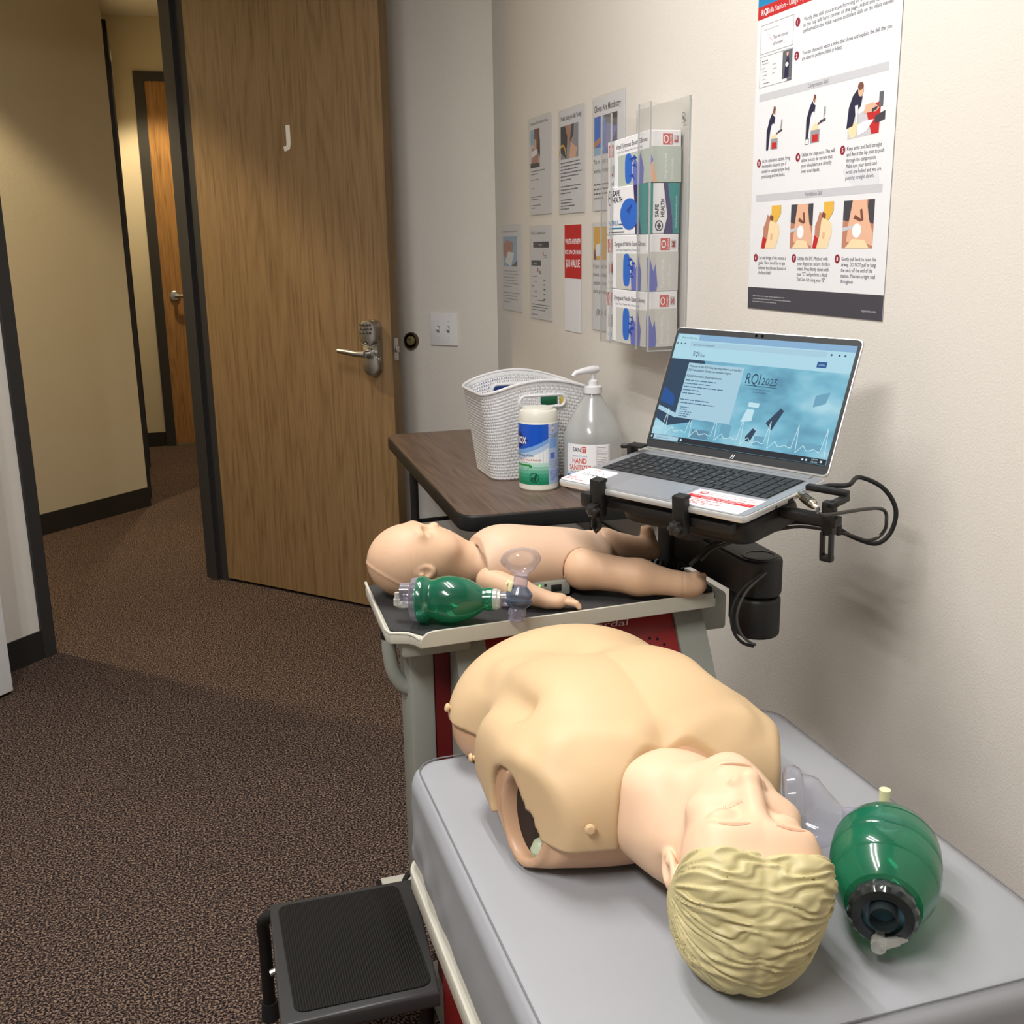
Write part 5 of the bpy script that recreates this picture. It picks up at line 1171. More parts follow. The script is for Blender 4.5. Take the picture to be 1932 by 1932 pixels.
i.rect(X(0), Y(1), X(1), Y(.952), S_dk2, 10); i.rect(X(.022), Y(.996), X(.175), Y(.955), S_card, 11); i.text('Type here to search', X(.04), Y(.985), .0034, S_deep, 12, w=X(.075)); i.rect(X(.005), Y(.985), X(.014), Y(.965), S_lt, 11); i.disc(X(.193), Y(.975), .0022, S_lt, 11)
i.text('7:54 PM', X(.925), Y(.972), .0028, S_lt, 11, w=X(.03)); i.text('3/5/2024', X(.925), Y(.994), .0028, S_lt, 11, w=X(.032)); i.disc(X(.88), Y(.978), .0018, S_lt, 11); i.disc(X(.9), Y(.978), .0018, S_lt, 11); i.rect(X(.97), Y(.985), X(.98), Y(.967), S_lt, 11)
i.build('screen_image', ld)
i = Ink(LL @ Matrix.Translation((0, 0, .0006))); cx = LW / 2 + .002
# maker's slanted mark under the display
for dx in (-.0028, .0012): i.poly([(cx + dx, .005), (cx + dx + .0013, .005), (cx + dx + .0046, .0125), (cx + dx + .0033, .0125)], S_lt if False else P_white, 1)
i.poly([(cx - .0005, .0085), (cx + .002, .0085), (cx + .0023, .0095), (cx - .0002, .0095)], P_white, 2)
i.build('maker_mark', ld)
MB(LL).use(mat('camera_glass', (8, 8, 10), rough=.15)).lathe([(0, .0004), (.0028, .0004), (.0026, .0009), (0, .0009)], Matrix.Translation((LW / 2 - .002, LLH - .0068, 0)), n=16).lathe([(0, .0004), (.0028, .0004), (.0026, .0009), (0, .0009)], Matrix.Translation((LW / 2 - .014, LLH - .0068, 0)), n=16).build('webcam', ld)

# =============== step stool ===============
st = empty('step_stool', (.18, 1.58, 0), 'black step stool with a ribbed mat beside the cart', 'step stool')
M_st = mat('stool_steel', (56, 56, 57), rough=.4, bump=.05); SZ = .24
sp_ = [(.070, 1.738), (.330, 1.738), (.303, 1.42), (.060, 1.42)]
MB().use(M_st).prism(sp_, SZ - .03, SZ - .001, bev=.006, seg=3).build('platform', st)
mm = bpy.data.materials.new('ribbed_mat'); mm.use_nodes = True; nt = mm.node_tree; b = nt.nodes['Principled BSDF']; b.inputs['Base Color'].default_value = lin((22, 21, 20)); b.inputs['Roughness'].default_value = .6
tc = nt.nodes.new('ShaderNodeTexCoord'); wv = nt.nodes.new('ShaderNodeTexWave'); wv.inputs['Scale'].default_value = 75; wv.bands_direction = 'X'; bp = nt.nodes.new('ShaderNodeBump'); bp.inputs['Distance'].default_value = .003
nt.links.new(tc.outputs['Object'], wv.inputs[0]); nt.links.new(wv.outputs['Fac'], bp.inputs['Height']); nt.links.new(bp.outputs['Normal'], b.inputs['Normal'])
MB().use(mm).prism(rrect(.083, 1.438, .296, 1.722, .018, 5), SZ - .001, SZ + .0015, bev=.0006).build('ribbed_mat', st)
for x, y, sx in ((.058, 1.74, -1), (.058, 1.43, -1), (.288, 1.70, 1), (.288, 1.45, 1)):
    ix = .074 if sx < 0 else .284
    g = MB().use(M_blackpl).tube(catmull([(ix + .004 * -sx, y - .01, SZ - .018), (x, y, SZ - .035), (x, y + .005, SZ - .08), (x, y + .01, .03)], 6), .0115, 14).build('leg', st)
    MB().use(M_rubber).tube([(x, y + .01, 0), (x, y + .01, .035)], [.0165, .0145], 16).build('rubber_foot', g)
MB().use(M_nickel).tube([(.058, 1.60, .20), (.075, 1.60, .205)], .006, 10).build('hinge_bolt', st)
# white strip with a cable on the floor behind the stool
ps = empty('power_strip', (.42, 2.03, 0), 'beige power strip on the carpet just behind the step stool', 'power strip')
MB().use(M_cbeige).box((.318, 1.985, 0), (.60, 2.06, .045), bev=.003).build('strip_body', ps)
MB().use(M_blackpl).box((.308, 1.987, 0), (.3185, 2.058, .043), bev=.002).build('end_cap', ps)
wire('floor_cable', [V3(.352, 1.96, .08), V3(.36, 1.985, .082), V3(.385, 2.0, .088), V3(.44, 2.02, .08), V3(.50, 2.03, .05)], .006, 'black cable arching over the power strip on the floor')
# =============== adult manikin ===============
M_skin = mat('manikin_skin', (224, 190, 160), rough=.5, spec=.3, bump=.05, bscale=700, sss=.08)
M_chest = mat('manikin_chest_skin', (207, 178, 139), rough=.5, spec=.3, bump=.05, bscale=700, sss=.08)
M_shell = mat('manikin_shell', (200, 160, 128), rough=.4, bump=.05, bscale=600)
M_hair = mat('manikin_hair', (198, 186, 138), rough=.5, bump=.05, bscale=500)
M_mark = mat('brow_brown', (208, 156, 126), rough=.6)
am = empty('adult_manikin', (.5, 1.1, BZ1), 'adult half-body training manikin with moulded blond hair lying on the grey padded cart top', 'manikin')
HM = np.array([[.955, .108, -.276], [-.268, -.083, -.960], [-.127, .991, -.050]]); U_, _s, Vt = np.linalg.svd(HM); HM = U_ @ Vt
HT = np.array([.503, .874, .731]); HS = .905
TW = Matrix([[*(HM[i] * HS), HT[i]] for i in range(3)] + [[0, 0, 0, 1]])
def toC(p): return (np.array(p) - HT) @ HM / HS
neckA = toC((.500, .975, .722)); neckB = toC((.503, 1.060, .725))
def f_cran(P): return ell(P, (0, -.010, .030), (.076, .094, .088))
def f_head(P):
    ax = np.abs(P[..., 0]); Q = np.stack([ax, P[..., 1], P[..., 2]], -1)
    d = f_cran(P)
    d = smin(d, ell(Q, (.040, .034, .038), (.036, .044, .046)), .02)
    d = smin(d, ell(P, (0, .038, -.035), (.060, .056, .082)), .03)
    d = smin(d, ell(P, (0, .046, -.085), (.046, .040, .042)), .025)
    d = smin(d, ell(P, (0, .070, -.116), (.022, .017, .015)), .022)
    d = smin(d, cap(Q, (.052, -.005, -.055), (.030, .045, -.112), .022, .016), .03)        # jaw line
    d = smin(d, ell(Q, (.042, .060, -.030), (.022, .016, .017)), .02)                       # cheek bone
    d = smin(d, ell(Q, (.024, .074, .036), (.028, .011, .012)), .03)                        # brow
    d = smax(d, -ell(Q, (.035, .100, .011), (.022, .020, .018)), .022)                      # eye hollow
    d = smin(d, ell(Q, (.0325, .0750, .010), (.0175, .0105, .0115)), .006)                  # closed lid
    d = smin(d, cap(P, (0, .079, .022), (0, .1000, -.031), .0085, .0112), .014)             # nose
    d = smin(d, ell(P, (0, .102, -.034), (.0120, .0105, .0100)), .007)
    d = smin(d, ell(Q, (.0130, .093, -.037), (.0085, .0090, .0080)), .005)
    d = smax(d, -ell(Q, (.0065, .099, -.0470), (.0032, .0055, .005)), .002)
    d = smin(d, ell(P, (0, .084, -.0735), (.024, .0095, .0080)), .010); d = smin(d, ell(P, (0, .082, -.088), (.021, .009, .0085)), .010)   # lips
    sl = P[..., 2] + .0805 + 10 * P[..., 0] ** 2 * 1.2
    q = np.stack([P[..., 0] / .022, (P[..., 1] - .094) / .024, sl / .0052], -1)
    d = smax(d, -(np.linalg.norm(q, axis=-1) - 1) * .0028, .0015)                           # slightly open mouth
    d = smax(d, -ell(P, (0, .100, -.0995), (.020, .008, .005)), .01)
    e = ell(Q, (.0765, -.012, -.014), (.0075, .0185, .031)); e = smax(e, -ell(Q, (.084, -.008, -.010), (.006, .011, .019)), .004)
    e = smin(e, ell(Q, (.0790, -.002, -.016), (.0035, .0045, .006)), .003)
    d = smin(d, e, .004)
    n = cap(P, (0, -.012, -.055), neckA, .056, .068); n = smin(n, ell(P, toC((.500, 1.030, .712)), (.088, .062, .060)), .05)
    n = smin(n, ell(P, toC((.495, 1.022, .764)), (.062, .032, .050)), .04)
    n = smin(n, ell(P, toC((.487, .985, .783)), (.011, .012, .016)), .02)
    w = toC((.50, 1.085, .70)); 
    d = smin(d, n, .022)
    return d
def cutplane(P):   # the neck piece ends under the chest skin; back rests on the pad
    W = P @ (HM.T * HS) + HT
    return np.maximum(W[..., 1] - 1.10, BZ1 + .0005 - W[..., 2])
f_h = lambda P: smax(f_head(P), cutplane(P) / HS, .006)
lo, hi = (-.135, -.115, -.285), (.135, .135, .13)
P_, F_ = nets(f_h, lo, hi, .0022)
hd = meshobj('head', P_, F_, M_skin, am, TW)
# hair: a moulded cap with wavy locks swept sideways from the parting
def hairline(P): # >0 outside the hair
    x, y, z = P[..., 0], P[..., 1], P[..., 2]
    front = .066 - z - .10 * np.maximum(0, .05 - y) * 0 + 1.2 * x * x
    front = (.068 - z) * .9 + (y - .075) * .44 - 3 * np.clip(np.abs(x) - .028, 0, .06) ** 2
    back = (y + .030) * 1.0 + (z * -.25)
    r1 = front; r2 = y + .035 - .15 * z
    low = -.085 - z
    return np.maximum(np.minimum(r1, r2), low)
def f_hair(P):
    x, y, z = P[..., 0], P[..., 1], P[..., 2]
    th = np.arctan2(z - .02, y + .01); sx = x + .004
    ab = np.abs(sx)
    wob = 1.9 * np.sin(78 * ab + 2.6 * np.sin(th * 9) + 1.3) + 1.1 * np.sin(th * 11 + sx * 95) + .8 * np.sin(th * 17 - sx * 60 + 2)
    fr = 47 * th - 1.6 * np.sin(ab * 30) + 3.0 * np.clip((ab - .045) / .03, 0, 1.5) ** 1.5 + wob
    amp = .0021 * np.clip(ab / .014, .25, 1) * (.35 + .85 * (.5 + .5 * np.sin(th * 14 + sx * 85 + 2.2 * np.sin(sx * 120 + th * 6))))
    amp = amp * np.clip(np.hypot(z - .02, y + .01) / .055, 0, 1) ** 1.5
    wv = np.sin(fr) * amp + .0004 * np.sin(fr * 2.1 + 90 * sx)
    part = .0016 * np.exp(-(sx / .006) ** 2)
    Qh = np.stack([np.abs(x - .001), y, z], -1)
    d = ell(P, (.001, -.013, .028), (.0845, .0985, .0945))
    d = smin(d, ell(Qh, (.042, .034, .052), (.040, .050, .050)), .02)
    d = d - wv + part
    inner = ell(P, (0, -.010, .026), (.066, .084, .078))
    h = hairline(P)
    d = smax(d, h, .004); d = np.maximum(d, -inner)
    ear = ell(np.stack([np.abs(x), y, z], -1), (.085, -.004, -.015), (.016, .021, .034)); d = smax(d, -ear, .004)
    W = P @ (HM.T * HS) + HT
    return smax(d, (BZ1 + .0006 - W[..., 2]) / HS, .004)
P_, F_ = nets(f_hair, (-.097, -.122, -.10), (.097, .115, .135), .0021)
meshobj('hair', P_, F_, M_hair, am, TW)
def ribbon(name, f, pts, w, m, parent, T, lift=.0003, taper=True, cross=None):
    mb = MB(T).use(m); L = []
    for j, p in enumerate(pts):
        q, n = onsurf(f, p); L.append((q + n * lift, n))
    vs = []
    for j, (q, n) in enumerate(L):
        d = (L[min(j + 1, len(L) - 1)][0] - L[max(j - 1, 0)][0]).normalized(); s_ = n.cross(d).normalized()
        ww = w * (math.sin(PI * (j + .6) / (len(L) + .2)) ** .6 if taper else 1)
        vs += [tuple(q + s_ * ww), tuple(q - s_ * ww)]
    mb.mesh(vs, [(2 * j, 2 * j + 1, 2 * j + 3, 2 * j + 2) for j in range(len(L) - 1)])
    return mb
for s_ in (-1, 1):
    mb = ribbon('eyebrow', f_h, [(s_ * (.014 + .038 * t / 14), .1, .0425 + .005 * math.sin(PI * t / 14 * .9) - .004 * (t / 14)) for t in range(15)], .0024, M_mark, hd, TW)
    mb.build('eyebrow', hd)
    mb = MB(TW).use(M_mark)
    for t in range(18):
        u = t / 17; x0 = s_ * (.018 + .029 * u); z0 = .0005 - .004 * math.sin(PI * u) + .003 * u
        a, n = onsurf(f_h, (x0, .095, z0)); b, n2 = onsurf(f_h, (x0 + s_ * .0012 * (u - .3), .095, z0 - .0042))
        dd = (b - a).normalized(); sd = n.cross(dd).normalized() * .0003; a += n * .0003; b += n2 * .0003
        mb.mesh([tuple(a + sd), tuple(a - sd), tuple(b - sd * .4), tuple(b + sd * .4)], [(0, 1, 2, 3)])
        if t < 17:
            x1 = s_ * (.018 + .029 * (t + 1) / 17); z1 = .0005 - .004 * math.sin(PI * (t + 1) / 17) + .003 * (t + 1) / 17
            c, n3 = onsurf(f_h, (x1, .095, z1)); c += n3 * .0003; k2 = n.cross((c - a).normalized()) * .0003
            mb.mesh([tuple(a + k2), tuple(a - k2), tuple(c - k2), tuple(c + k2)], [(0, 1, 2, 3)])
    mb.build('eyelashes', hd)
# ---- torso (world coordinates)
XC = .497
def wl(y): return np.interp(y, [.98, 1.09, 1.14, 1.32], [.104, .160, .173, .184])
def f_torso(P):
    x, y, z = P[..., 0], P[..., 1], P[..., 2]; ax = np.abs(x - XC); Q = np.stack([ax, y, z], -1)
    d = ell(Q, (.055, 1.205, .722), (.122, .170, .110))
    d = smin(d, ell(Q, (.0, 1.185, .722), (.150, .158, .113)), .05)
    d = smin(d, cap(Q, (.02, 1.095, .722), (.135, 1.098, .712), .078, .070), .05)
    d = smin(d, ell(Q, (.0, 1.385, .712), (.168, .100, .108)), .04)
    d = smin(d, ell(Q, (.02, 1.34, .68), (.150, .15, .07)), .04)
    d = smin(d, ell(Q, (.066, 1.165, .766), (.066, .066, .052)), .05)                    # pectorals
    cl = cap(Q, (.018, 1.052, .790), (.118, 1.085, .786), .010, .009); d = smin(d, cl, .028)
    d = smax(d, -ell(Q, (0, 1.028, .812), (.018, .024, .020)), .03)                      # notch between the collar bones
    d = smax(d, -cap(Q, (.05, 1.020, .815), (.10, 1.045, .822), .012), .03)
    d = smax(d, -ell(Q, (.0, 1.300, .842), (.050, .036, .030)), .04)                     # under the rib arch
    d = smin(d, cap(Q, (.0, 1.262, .806), (.10, 1.335, .778), .012), .030)
    d = smax(d, -ell(Q, (0, 1.397, .812), (.005, .007, .007)), .006)                     # navel
    d = smax(d, -cap(Q, (.178, 1.285, .80), (.178, 1.315, .66), .030), .045)                # waist
    wall = (ax - wl(y)) * .93
    wall = wall - .014 * np.clip((x - XC) / .05, 0, 1)
    d = smax(d, -cap(Q, (.130, 1.17, .808), (.156, 1.33, .800), .008), .045)
    d = smax(d, wall, .010)
    d = smax(d, y - 1.462, .03); d = smax(d, 1.0 - y, .03)
    d = smax(d, BZ1 + .0008 - z, .012)
    return d
def f_shell(P):
    x, y, z = P[..., 0], P[..., 1], P[..., 2]; ax = np.abs(x - XC); Q = np.stack([ax, y, z], -1)
    d = f_torso(P) + .004
    oy, oz = 1.092, .708
    e = np.sqrt(((y - oy) / .036) ** 2 + ((z - oz) / .054) ** 2)
    s_ = (ax - wl(y)) * .89
    lip = np.maximum(np.maximum(np.abs(e - 1.05) * .042 - .0042, np.abs(s_ + .006) - .0075), x - XC); d = smin(d, lip, .008)
    hole = np.maximum(np.maximum((e - .93) * .042, -.022 - s_), x - XC); d = smax(d, -hole, .004)
    cav = f_torso(P) + .020; d = smax(d, -cav, .004)
    return d
P_, F_ = nets(f_shell, (.30, .985, .63), (.70, 1.48, .86), .0042)
tor = meshobj('torso_shell', P_, F_, M_shell, am)
def f_armhole_shade(P):
    Q = np.stack([np.abs(P[..., 0] - XC), P[..., 1], P[..., 2]], -1)
    return np.minimum(np.maximum(f_torso(P) + .0215, Q[..., 0] - .136), np.maximum((np.sqrt(((P[..., 1] - 1.092) / .036) ** 2 + ((P[..., 2] - .708) / .054) ** 2) - 1.12) * .042, np.abs((Q[..., 0] - wl(P[..., 1])) * .89 + .019) - .006))
P_, F_ = nets(f_armhole_shade, (.335, 1.0, .65), (.66, 1.46, .85), .005)
meshobj('armhole_shade', P_, F_, mat('painted_shade_brown', (44, 30, 22), rough=.8), tor)  # dark filler, its brown stands in for the shade inside the armhole
def f_cs(P):
    x, y, z = P[..., 0], P[..., 1], P[..., 2]; ax = np.abs(x - XC)
    f = f_torso(P) - .002
    d = np.maximum(f, -(f + .012))
    zc = np.interp(y, [.98, 1.06, 1.075, 1.14, 1.150, 1.19, 1.215, 1.30, 1.40, 1.47], [.692, .692, .72, .745, .684, .676, .690, .700, .710, .700])
    zc = zc + .003 * np.sin(y * 160) * ((y > 1.07) & (y < 1.17))
    d = smax(d, zc - z, .002)
    e = np.sqrt(((y - 1.122) / .042) ** 2 + ((z - .702) / .056) ** 2)
    d = smax(d, -np.maximum(np.maximum((e - 1.0) * .042, .09 - ax), x - XC), .003)
    # neck opening
    nk = np.sqrt(((x - .502) / .086) ** 2 + ((y - .985) / .060) ** 2)
    d = smax(d, -(nk - 1) * .06, .003)
    return d
P_, F_ = nets(f_cs, (.30, .985, .64), (.70, 1.48, .87), .0034)
cs = meshobj('chest_skin', P_, F_, M_chest, am)
for p in ((.395, 1.022, .725), (.345, 1.235, .715), (.330, 1.385, .722), (.663, 1.235, .715), (.66, 1.39, .722), (.60, 1.02, .725)):
    q, n = onsurf(f_torso, p); Tn = n.to_track_quat('Z', 'Y').to_matrix().to_4x4(); Tn.translation = q
    MB(Tn).use(M_chest).lathe([(0, 0), (.0035, 0), (.0035, .005), (.0062, .0055), (.0062, .008), (.004, .0098), (0, .010)], n=16).build('stud', cs)
q = Vector((XC - .140, 1.078, .671))
MB(Matrix.Translation(q)).use(mat('inner_pale', (176, 186, 160), rough=.4)).lathe([(0, -.018), (.010, -.012), (.013, 0), (.009, .010), (0, .016)], n=20).build('inner_part', tor)

# =============== infant manikin ===============
im = empty('infant_manikin', (.52, 1.65, TZ2), 'bald infant training manikin lying on its back on the dark tray', 'manikin')
M_iskin = mat('infant_skin', (206, 170, 140), rough=.5, spec=.3, bump=.05, bscale=700, sss=.06)
M_ichest = mat('infant_chest_skin', (208, 176, 150), rough=.5, spec=.3, bump=.05, bscale=700, sss=.06)
IZ = TZ2 - .001
def f_ihead(P):
    x, y, z = P[..., 0], P[..., 1], P[..., 2]; yy = np.abs(y - 1.70); Q = np.stack([x, yy, z], -1)
    d = ell(P, (.336, 1.70, .853), (.069, .060, .0615))
    d = smin(d, ell(P, (.388, 1.70, .861), (.040, .047, .040)), .025)
    d = smin(d, ell(Q, (.394, .026, .872), (.020, .018, .017)), .015)       # cheeks
    d = smin(d, ell(P, (.415, 1.70, .874), (.012, .015, .011)), .015)       # chin
    d = smin(d, ell(Q, (.352, .018, .903), (.010, .020, .009)), .015)       # brow
    d = smax(d, -ell(Q, (.366, .024, .908), (.009, .012, .008)), .010)
    d = smin(d, ell(Q, (.3655, .025, .8955), (.0085, .012, .0075)), .002)   # closed eyes
    d = smin(d, ell(P, (.381, 1.70, .9045), (.009, .0095, .0095)), .007)     # nose
    d = smax(d, -ell(Q, (.3875, .0035, .9055), (.0025, .002, .0035)), .002)
    d = smin(d, ell(P, (.3965, 1.70, .894), (.0055, .014, .007)), .004); d = smin(d, ell(P, (.4065, 1.70, .889), (.005, .013, .007)), .004)
    d = smax(d, -ell(P, (.401, 1.70, .898), (.0022, .009, .008)), .002)
    e = ell(Q, (.352, .0575, .846), (.017, .006, .0125)); e = smax(e, -ell(Q, (.350, .063, .848), (.010, .0055, .008)), .003); e = smin(e, ell(Q, (.345, .061, .844), (.004, .003, .003)), .003); d = smin(d, e, .004)
    # moulding line round the back of the head
    s = (x - .30) * .5 + (z - .840) * .866; ring = .0014 * np.exp(-((s + .004) / .0022) ** 2) * (x < .345); d = d - ring
    d = d - .0004 * np.sin(x * 900 + 40 * y + 6 * np.sin(y * 200)) * np.exp(-((x - .33) / .03) ** 2) * np.exp(-((z - .86) / .03) ** 2)
    d = smin(d, cap(P, (.385, 1.70, .838), (.455, 1.695, .838), .033, .038), .02)
    return d
hipN, kneeN, ankN, toeN = (.612, 1.612, .834), (.690, 1.562, .826), (.752, 1.536, .8155), (.779, 1.529, .8145)
hipF, kneeF, ankF, heelF = (.632, 1.705, .842), (.690, 1.714, .843), (.757, 1.704, .830), (.778, 1.701, .8235)
def f_infant(P):
    d = f_ihead(P)
    t = ell(P, (.535, 1.68, .838), (.100, .060, .046)); t = smin(t, ell(P, (.620, 1.675, .832), (.05, .055, .042)), .03)
    d = smin(d, t, .006)
    # near leg, its upper end a rounded disc against the hip
    l = smin(cap(P, hipN, kneeN, .0325, .0275), cap(P, kneeN, ankN, .0285, .0195), .015); l = smin(l, ell(P, hipN, (.030, .034, .0335)), .01)
    f = cap(P, ankN, toeN, .0195, .0165); f = smin(f, ell(P, (.768, 1.531, .810), (.018, .014, .018)), .01); f = smin(f, ell(P, (.778, 1.529, .8165), (.011, .0115, .0195)), .008)
    for k in range(5):
        z = .8275 - .0062 * k; f = smin(f, cap(P, (.778, 1.529 + .0008 * k, .8145 + (z - .8145) * .9), (.7895 - .0006 * k, 1.5275 + .0008 * k, z), .0052 if k else .0062, .0044 if k else .0056), .0022)
    l = smin(l, f, .008)
    gr = np.abs((P[..., 0] - .757) * .93 - (P[..., 1] - 1.536) * .37); l = l + .0010 * np.exp(-(gr / .0016) ** 2)
    d = smin(d, l, .0025)
    l = smin(cap(P, hipF, kneeF, .031, .0265), cap(P, kneeF, ankF, .0265, .020), .010); kg = (P[..., 0] - .680); l = l + .0018 * np.exp(-(kg / .0025) ** 2) + .0012 * np.exp(-((kg + .012) / .0025) ** 2)
    l = smin(l, ell(P, heelF, (.014, .014, .015)), .012); l = smin(l, cap(P, (.774, 1.704, .832), (.772, 1.712, .857), .0145, .0125), .010)
    for k in range(5): l = smin(l, cap(P, (.771, 1.698 + .0055 * k, .856), (.768, 1.6975 + .0062 * k, .8675 - .0012 * k), .0050, .0044), .002)
    d = smin(d, l, .004)
    a = smin(cap(P, (.455, 1.628, .826), (.492, 1.585, .8165), .0225, .019), cap(P, (.492, 1.585, .8165), (.530, 1.558, .8065), .019, .0145), .012)
    a = smin(a, ell(P, (.546, 1.550, .8055), (.0175, .0145, .0125)), .008)
    for k in range(4):
        b0 = (.555 + .0015 * k, 1.5585 - .0068 * k, .8055); m0 = (.566 + .0012 * k, 1.5545 - .0078 * k, .8040); e0 = (.5745 + (.0012, .0022, .0015, -.001)[k], 1.5520 - .0082 * k, .7985)
        a = smin(a, smin(cap(P, b0, m0, .0056, .0050), cap(P, m0, e0, .0050, .0042), .002), .0022)
    a = smin(a, cap(P, (.540, 1.563, .805), (.557, 1.571, .800), .0055, .0045), .004)
    d = smin(d, a, .003)
    a = smin(cap(P, (.455, 1.735, .832), (.500, 1.762, .815), .022, .018), cap(P, (.500, 1.762, .815), (.540, 1.768, .806), .017, .014), .01)
    d = smin(d, smin(a, ell(P, (.555, 1.768, .804), (.018, .013, .010)), .006), .003)
    return smax(d, IZ - P[..., 2], .003)
P_, F_ = nets(f_infant, (.258, 1.50, .785), (.808, 1.80, .925), .0026)
ib = meshobj('body', P_, F_, M_iskin, im)
def f_it(P):
    x, y, z = P[..., 0], P[..., 1], P[..., 2]
    d = ell(P, (.520, 1.68, .842), (.088, .068, .055)); d = smin(d, ell(P, (.610, 1.676, .838), (.066, .064, .046)), .035)
    d = smin(d, ell(P, (.487, 1.68, .858), (.05, .055, .040)), .02)
    d = smin(d, ell(P, (.665, 1.676, .846), (.018, .036, .020)), .02)
    d = smin(d, cap(P, (.452, 1.65, .838), (.452, 1.71, .838), .030), .02)
    return d
def f_ics(P):
    x, y, z = P[..., 0], P[..., 1], P[..., 2]; f = f_it(P) - .0012; d = np.maximum(f, -(f + .010))
    zc = np.interp(x, [.43, .448, .458, .470, .490, .505, .52, .57, .60, .70], [.82, .822, .834, .836, .818, .808, .812, .809, .812, .822])
    d = smax(d, zc - z, .0015)
    d = smax(d, .444 + .10 * np.abs(y - 1.69) + .25 * np.maximum(0, z - .87) - x, .002)
    for h in (hipN, hipF): d = smax(d, -(cap(P, h, kneeN if h is hipN else kneeF, .0345, .030)), .002)
    return d
P_, F_ = nets(f_ics, (.425, 1.595, .795), (.70, 1.76, .91), .0024)
ic = meshobj('chest_skin', P_, F_, M_ichest, im)
for p in ((.484, 1.615, .821), (.583, 1.612, .824)):
    q, n = onsurf(f_it, p); Tn = n.to_track_quat('Z', 'Y').to_matrix().to_4x4(); Tn.translation = q
    MB(Tn).use(M_ichest).lathe([(0, 0), (.003, 0), (.003, .003), (.0046, .0035), (.004, .0055), (0, .006)], n=14).build('stud', ic)
cp_ = MB().use(mat('panel_grey', (150, 152, 142), rough=.5)).box((.522, 1.613, .792), (.59, 1.66, .818), bev=.003).build('control_panel', im)
MB().use(mat('led_green', (90, 255, 70), rough=.3, emit=4)).lathe([(0, 0), (.0016, 0), (.0012, .001), (0, .001)], frame((.536, 1.6129, .8125), (1, 0, 0), (0, 0, 1)), n=10).build('status_light', cp_)
MB().use(mat('switch_black', (24, 24, 24), rough=.5)).box((.556, 1.6115, .800), (.574, 1.6135, .812), bev=.001).build('rocker_switch', cp_)
i = Ink(frame((.522, 1.6127, .792), (1, 0, 0), (0, 0, 1))); i.disc(.024, .0205, .0025, P_ink); i.disc(.014, .010, .0022, P_grey); i.disc(.028, .010, .0016, P_ink); i.build('panel_marks', cp_)

# =============== bag valve masks ===============
G_bag = clearmat('green_silicone', (84, 186, 148), (30, 140, 104), .22, rough=.10, edge=.45)
C_cl = clearmat('clear_polycarbonate', (232, 230, 240), (200, 198, 214), .08, rough=.06)
C_mask = clearmat('clear_mask', (244, 244, 248), (214, 214, 226), .04, rough=.06, edge=.30)
C_cap = clearmat('smoky_cap', (120, 128, 130), (52, 60, 62), .35, rough=.12)
C_blue = clearmat('blue_disc', (120, 160, 184), (90, 130, 156), .35, rough=.15)
C_pale = mat('pale_port', (226, 222, 178), rough=.4); C_milk = clearmat('milky_plastic', (236, 236, 232), (222, 222, 216), .35, rough=.2)
def axisM(p, d, up=(0, 0, 1)):
    d = Vector(d).normalized(); u = Vector(up); x = u.cross(d).normalized(); return frame(p, x, d.cross(x))
# infant bag
ibv = empty('infant_bag_mask', (.38, 1.53, TZ2), 'small green resuscitation bag with round mask on the tray beside the infant manikin', 'resuscitator')
r0 = Vector((.323, 1.5715, .8265)); ax_ = Vector((.118, -.052, .0035)).normalized(); T = axisM(r0, ax_)
g = MB(T).use(G_bag).lathe([(.033, .0), (.0362, .003), (.0368, .010), (.035, .015), (.0312, .0195), (.0306, .023), (.0335, .030), (.0362, .040), (.0368, .052), (.035, .066), (.031, .080), (.025, .092), (.0195, .100), (.0172, .103), (.0172, .108), (.0185, .109), (.0185, .117), (.017, .118)], n=48, cap=False).build('squeeze_bag', ibv)
MB(T).use(C_cl).lathe([(0, -.010), (.029, -.010), (.0325, -.008), (.0335, -.002), (.0335, .004), (0, .004)], n=72, mod=lambda a, i: 1 + (.025 if i in (2, 3, 4) and int(a / (2 * PI) * 36) % 2 else 0)).build('intake_cap', ibv)
MB(T).use(C_cl).lathe([(.013, -.026), (.014, -.026), (.014, -.010), (.013, -.010)], Matrix.Translation((0, .012, 0)), n=24).build('reservoir_port', ibv)
pe = T @ Vector((0.004, -.010, -.008))
MB().use(C_milk).tube([pe, pe - ax_ * .022, pe - ax_ * .026 + V3(0, 0, .002)], [.0052, .0058, .0062], 12).tube([pe - ax_ * .026 + V3(0, 0, 0), pe - ax_ * .026 + V3(0, 0, .010), pe - ax_ * .026 + V3(0, 0, .0102), pe - ax_ * .026 + V3(0, 0, .020)], [.0062, .006, .0044, .0038], 12).build('oxygen_elbow', ibv)
MB(T).use(C_milk).lathe([(.0162, .112), (.0162, .124), (.0145, .126), (.0145, .130), (.0, .130)], n=32).build('neck_ring', ibv)
MB(T).use(C_cl).lathe([(.010, .126), (.0112, .126), (.0112, .147), (.010, .147)], n=24).build('connector', ibv)
vc = T @ Vector((0, 0, .158)); vc.z += .004
vax = Vector((.16, .10, 1)).normalized(); TV = axisM(vc, vax, (1, 0, 0))
MB(TV).use(clearmat('blue_clear', (178, 190, 208), (110, 126, 150), .18, rough=.06)).lathe([(0, -.018), (.012, -.018), (.0185, -.012), (.021, -.008), (.021, -.004), (.0195, -.003), (.0195, .001), (.021, .002), (.0205, .006), (.015, .012), (.0112, .016), (0, .016)], n=40).build('valve_body', ibv)
MB(TV).use(C_blue).lathe([(0, -.006), (.017, -.006), (.017, -.004), (0, -.004)], n=28).build('valve_disc', ibv)
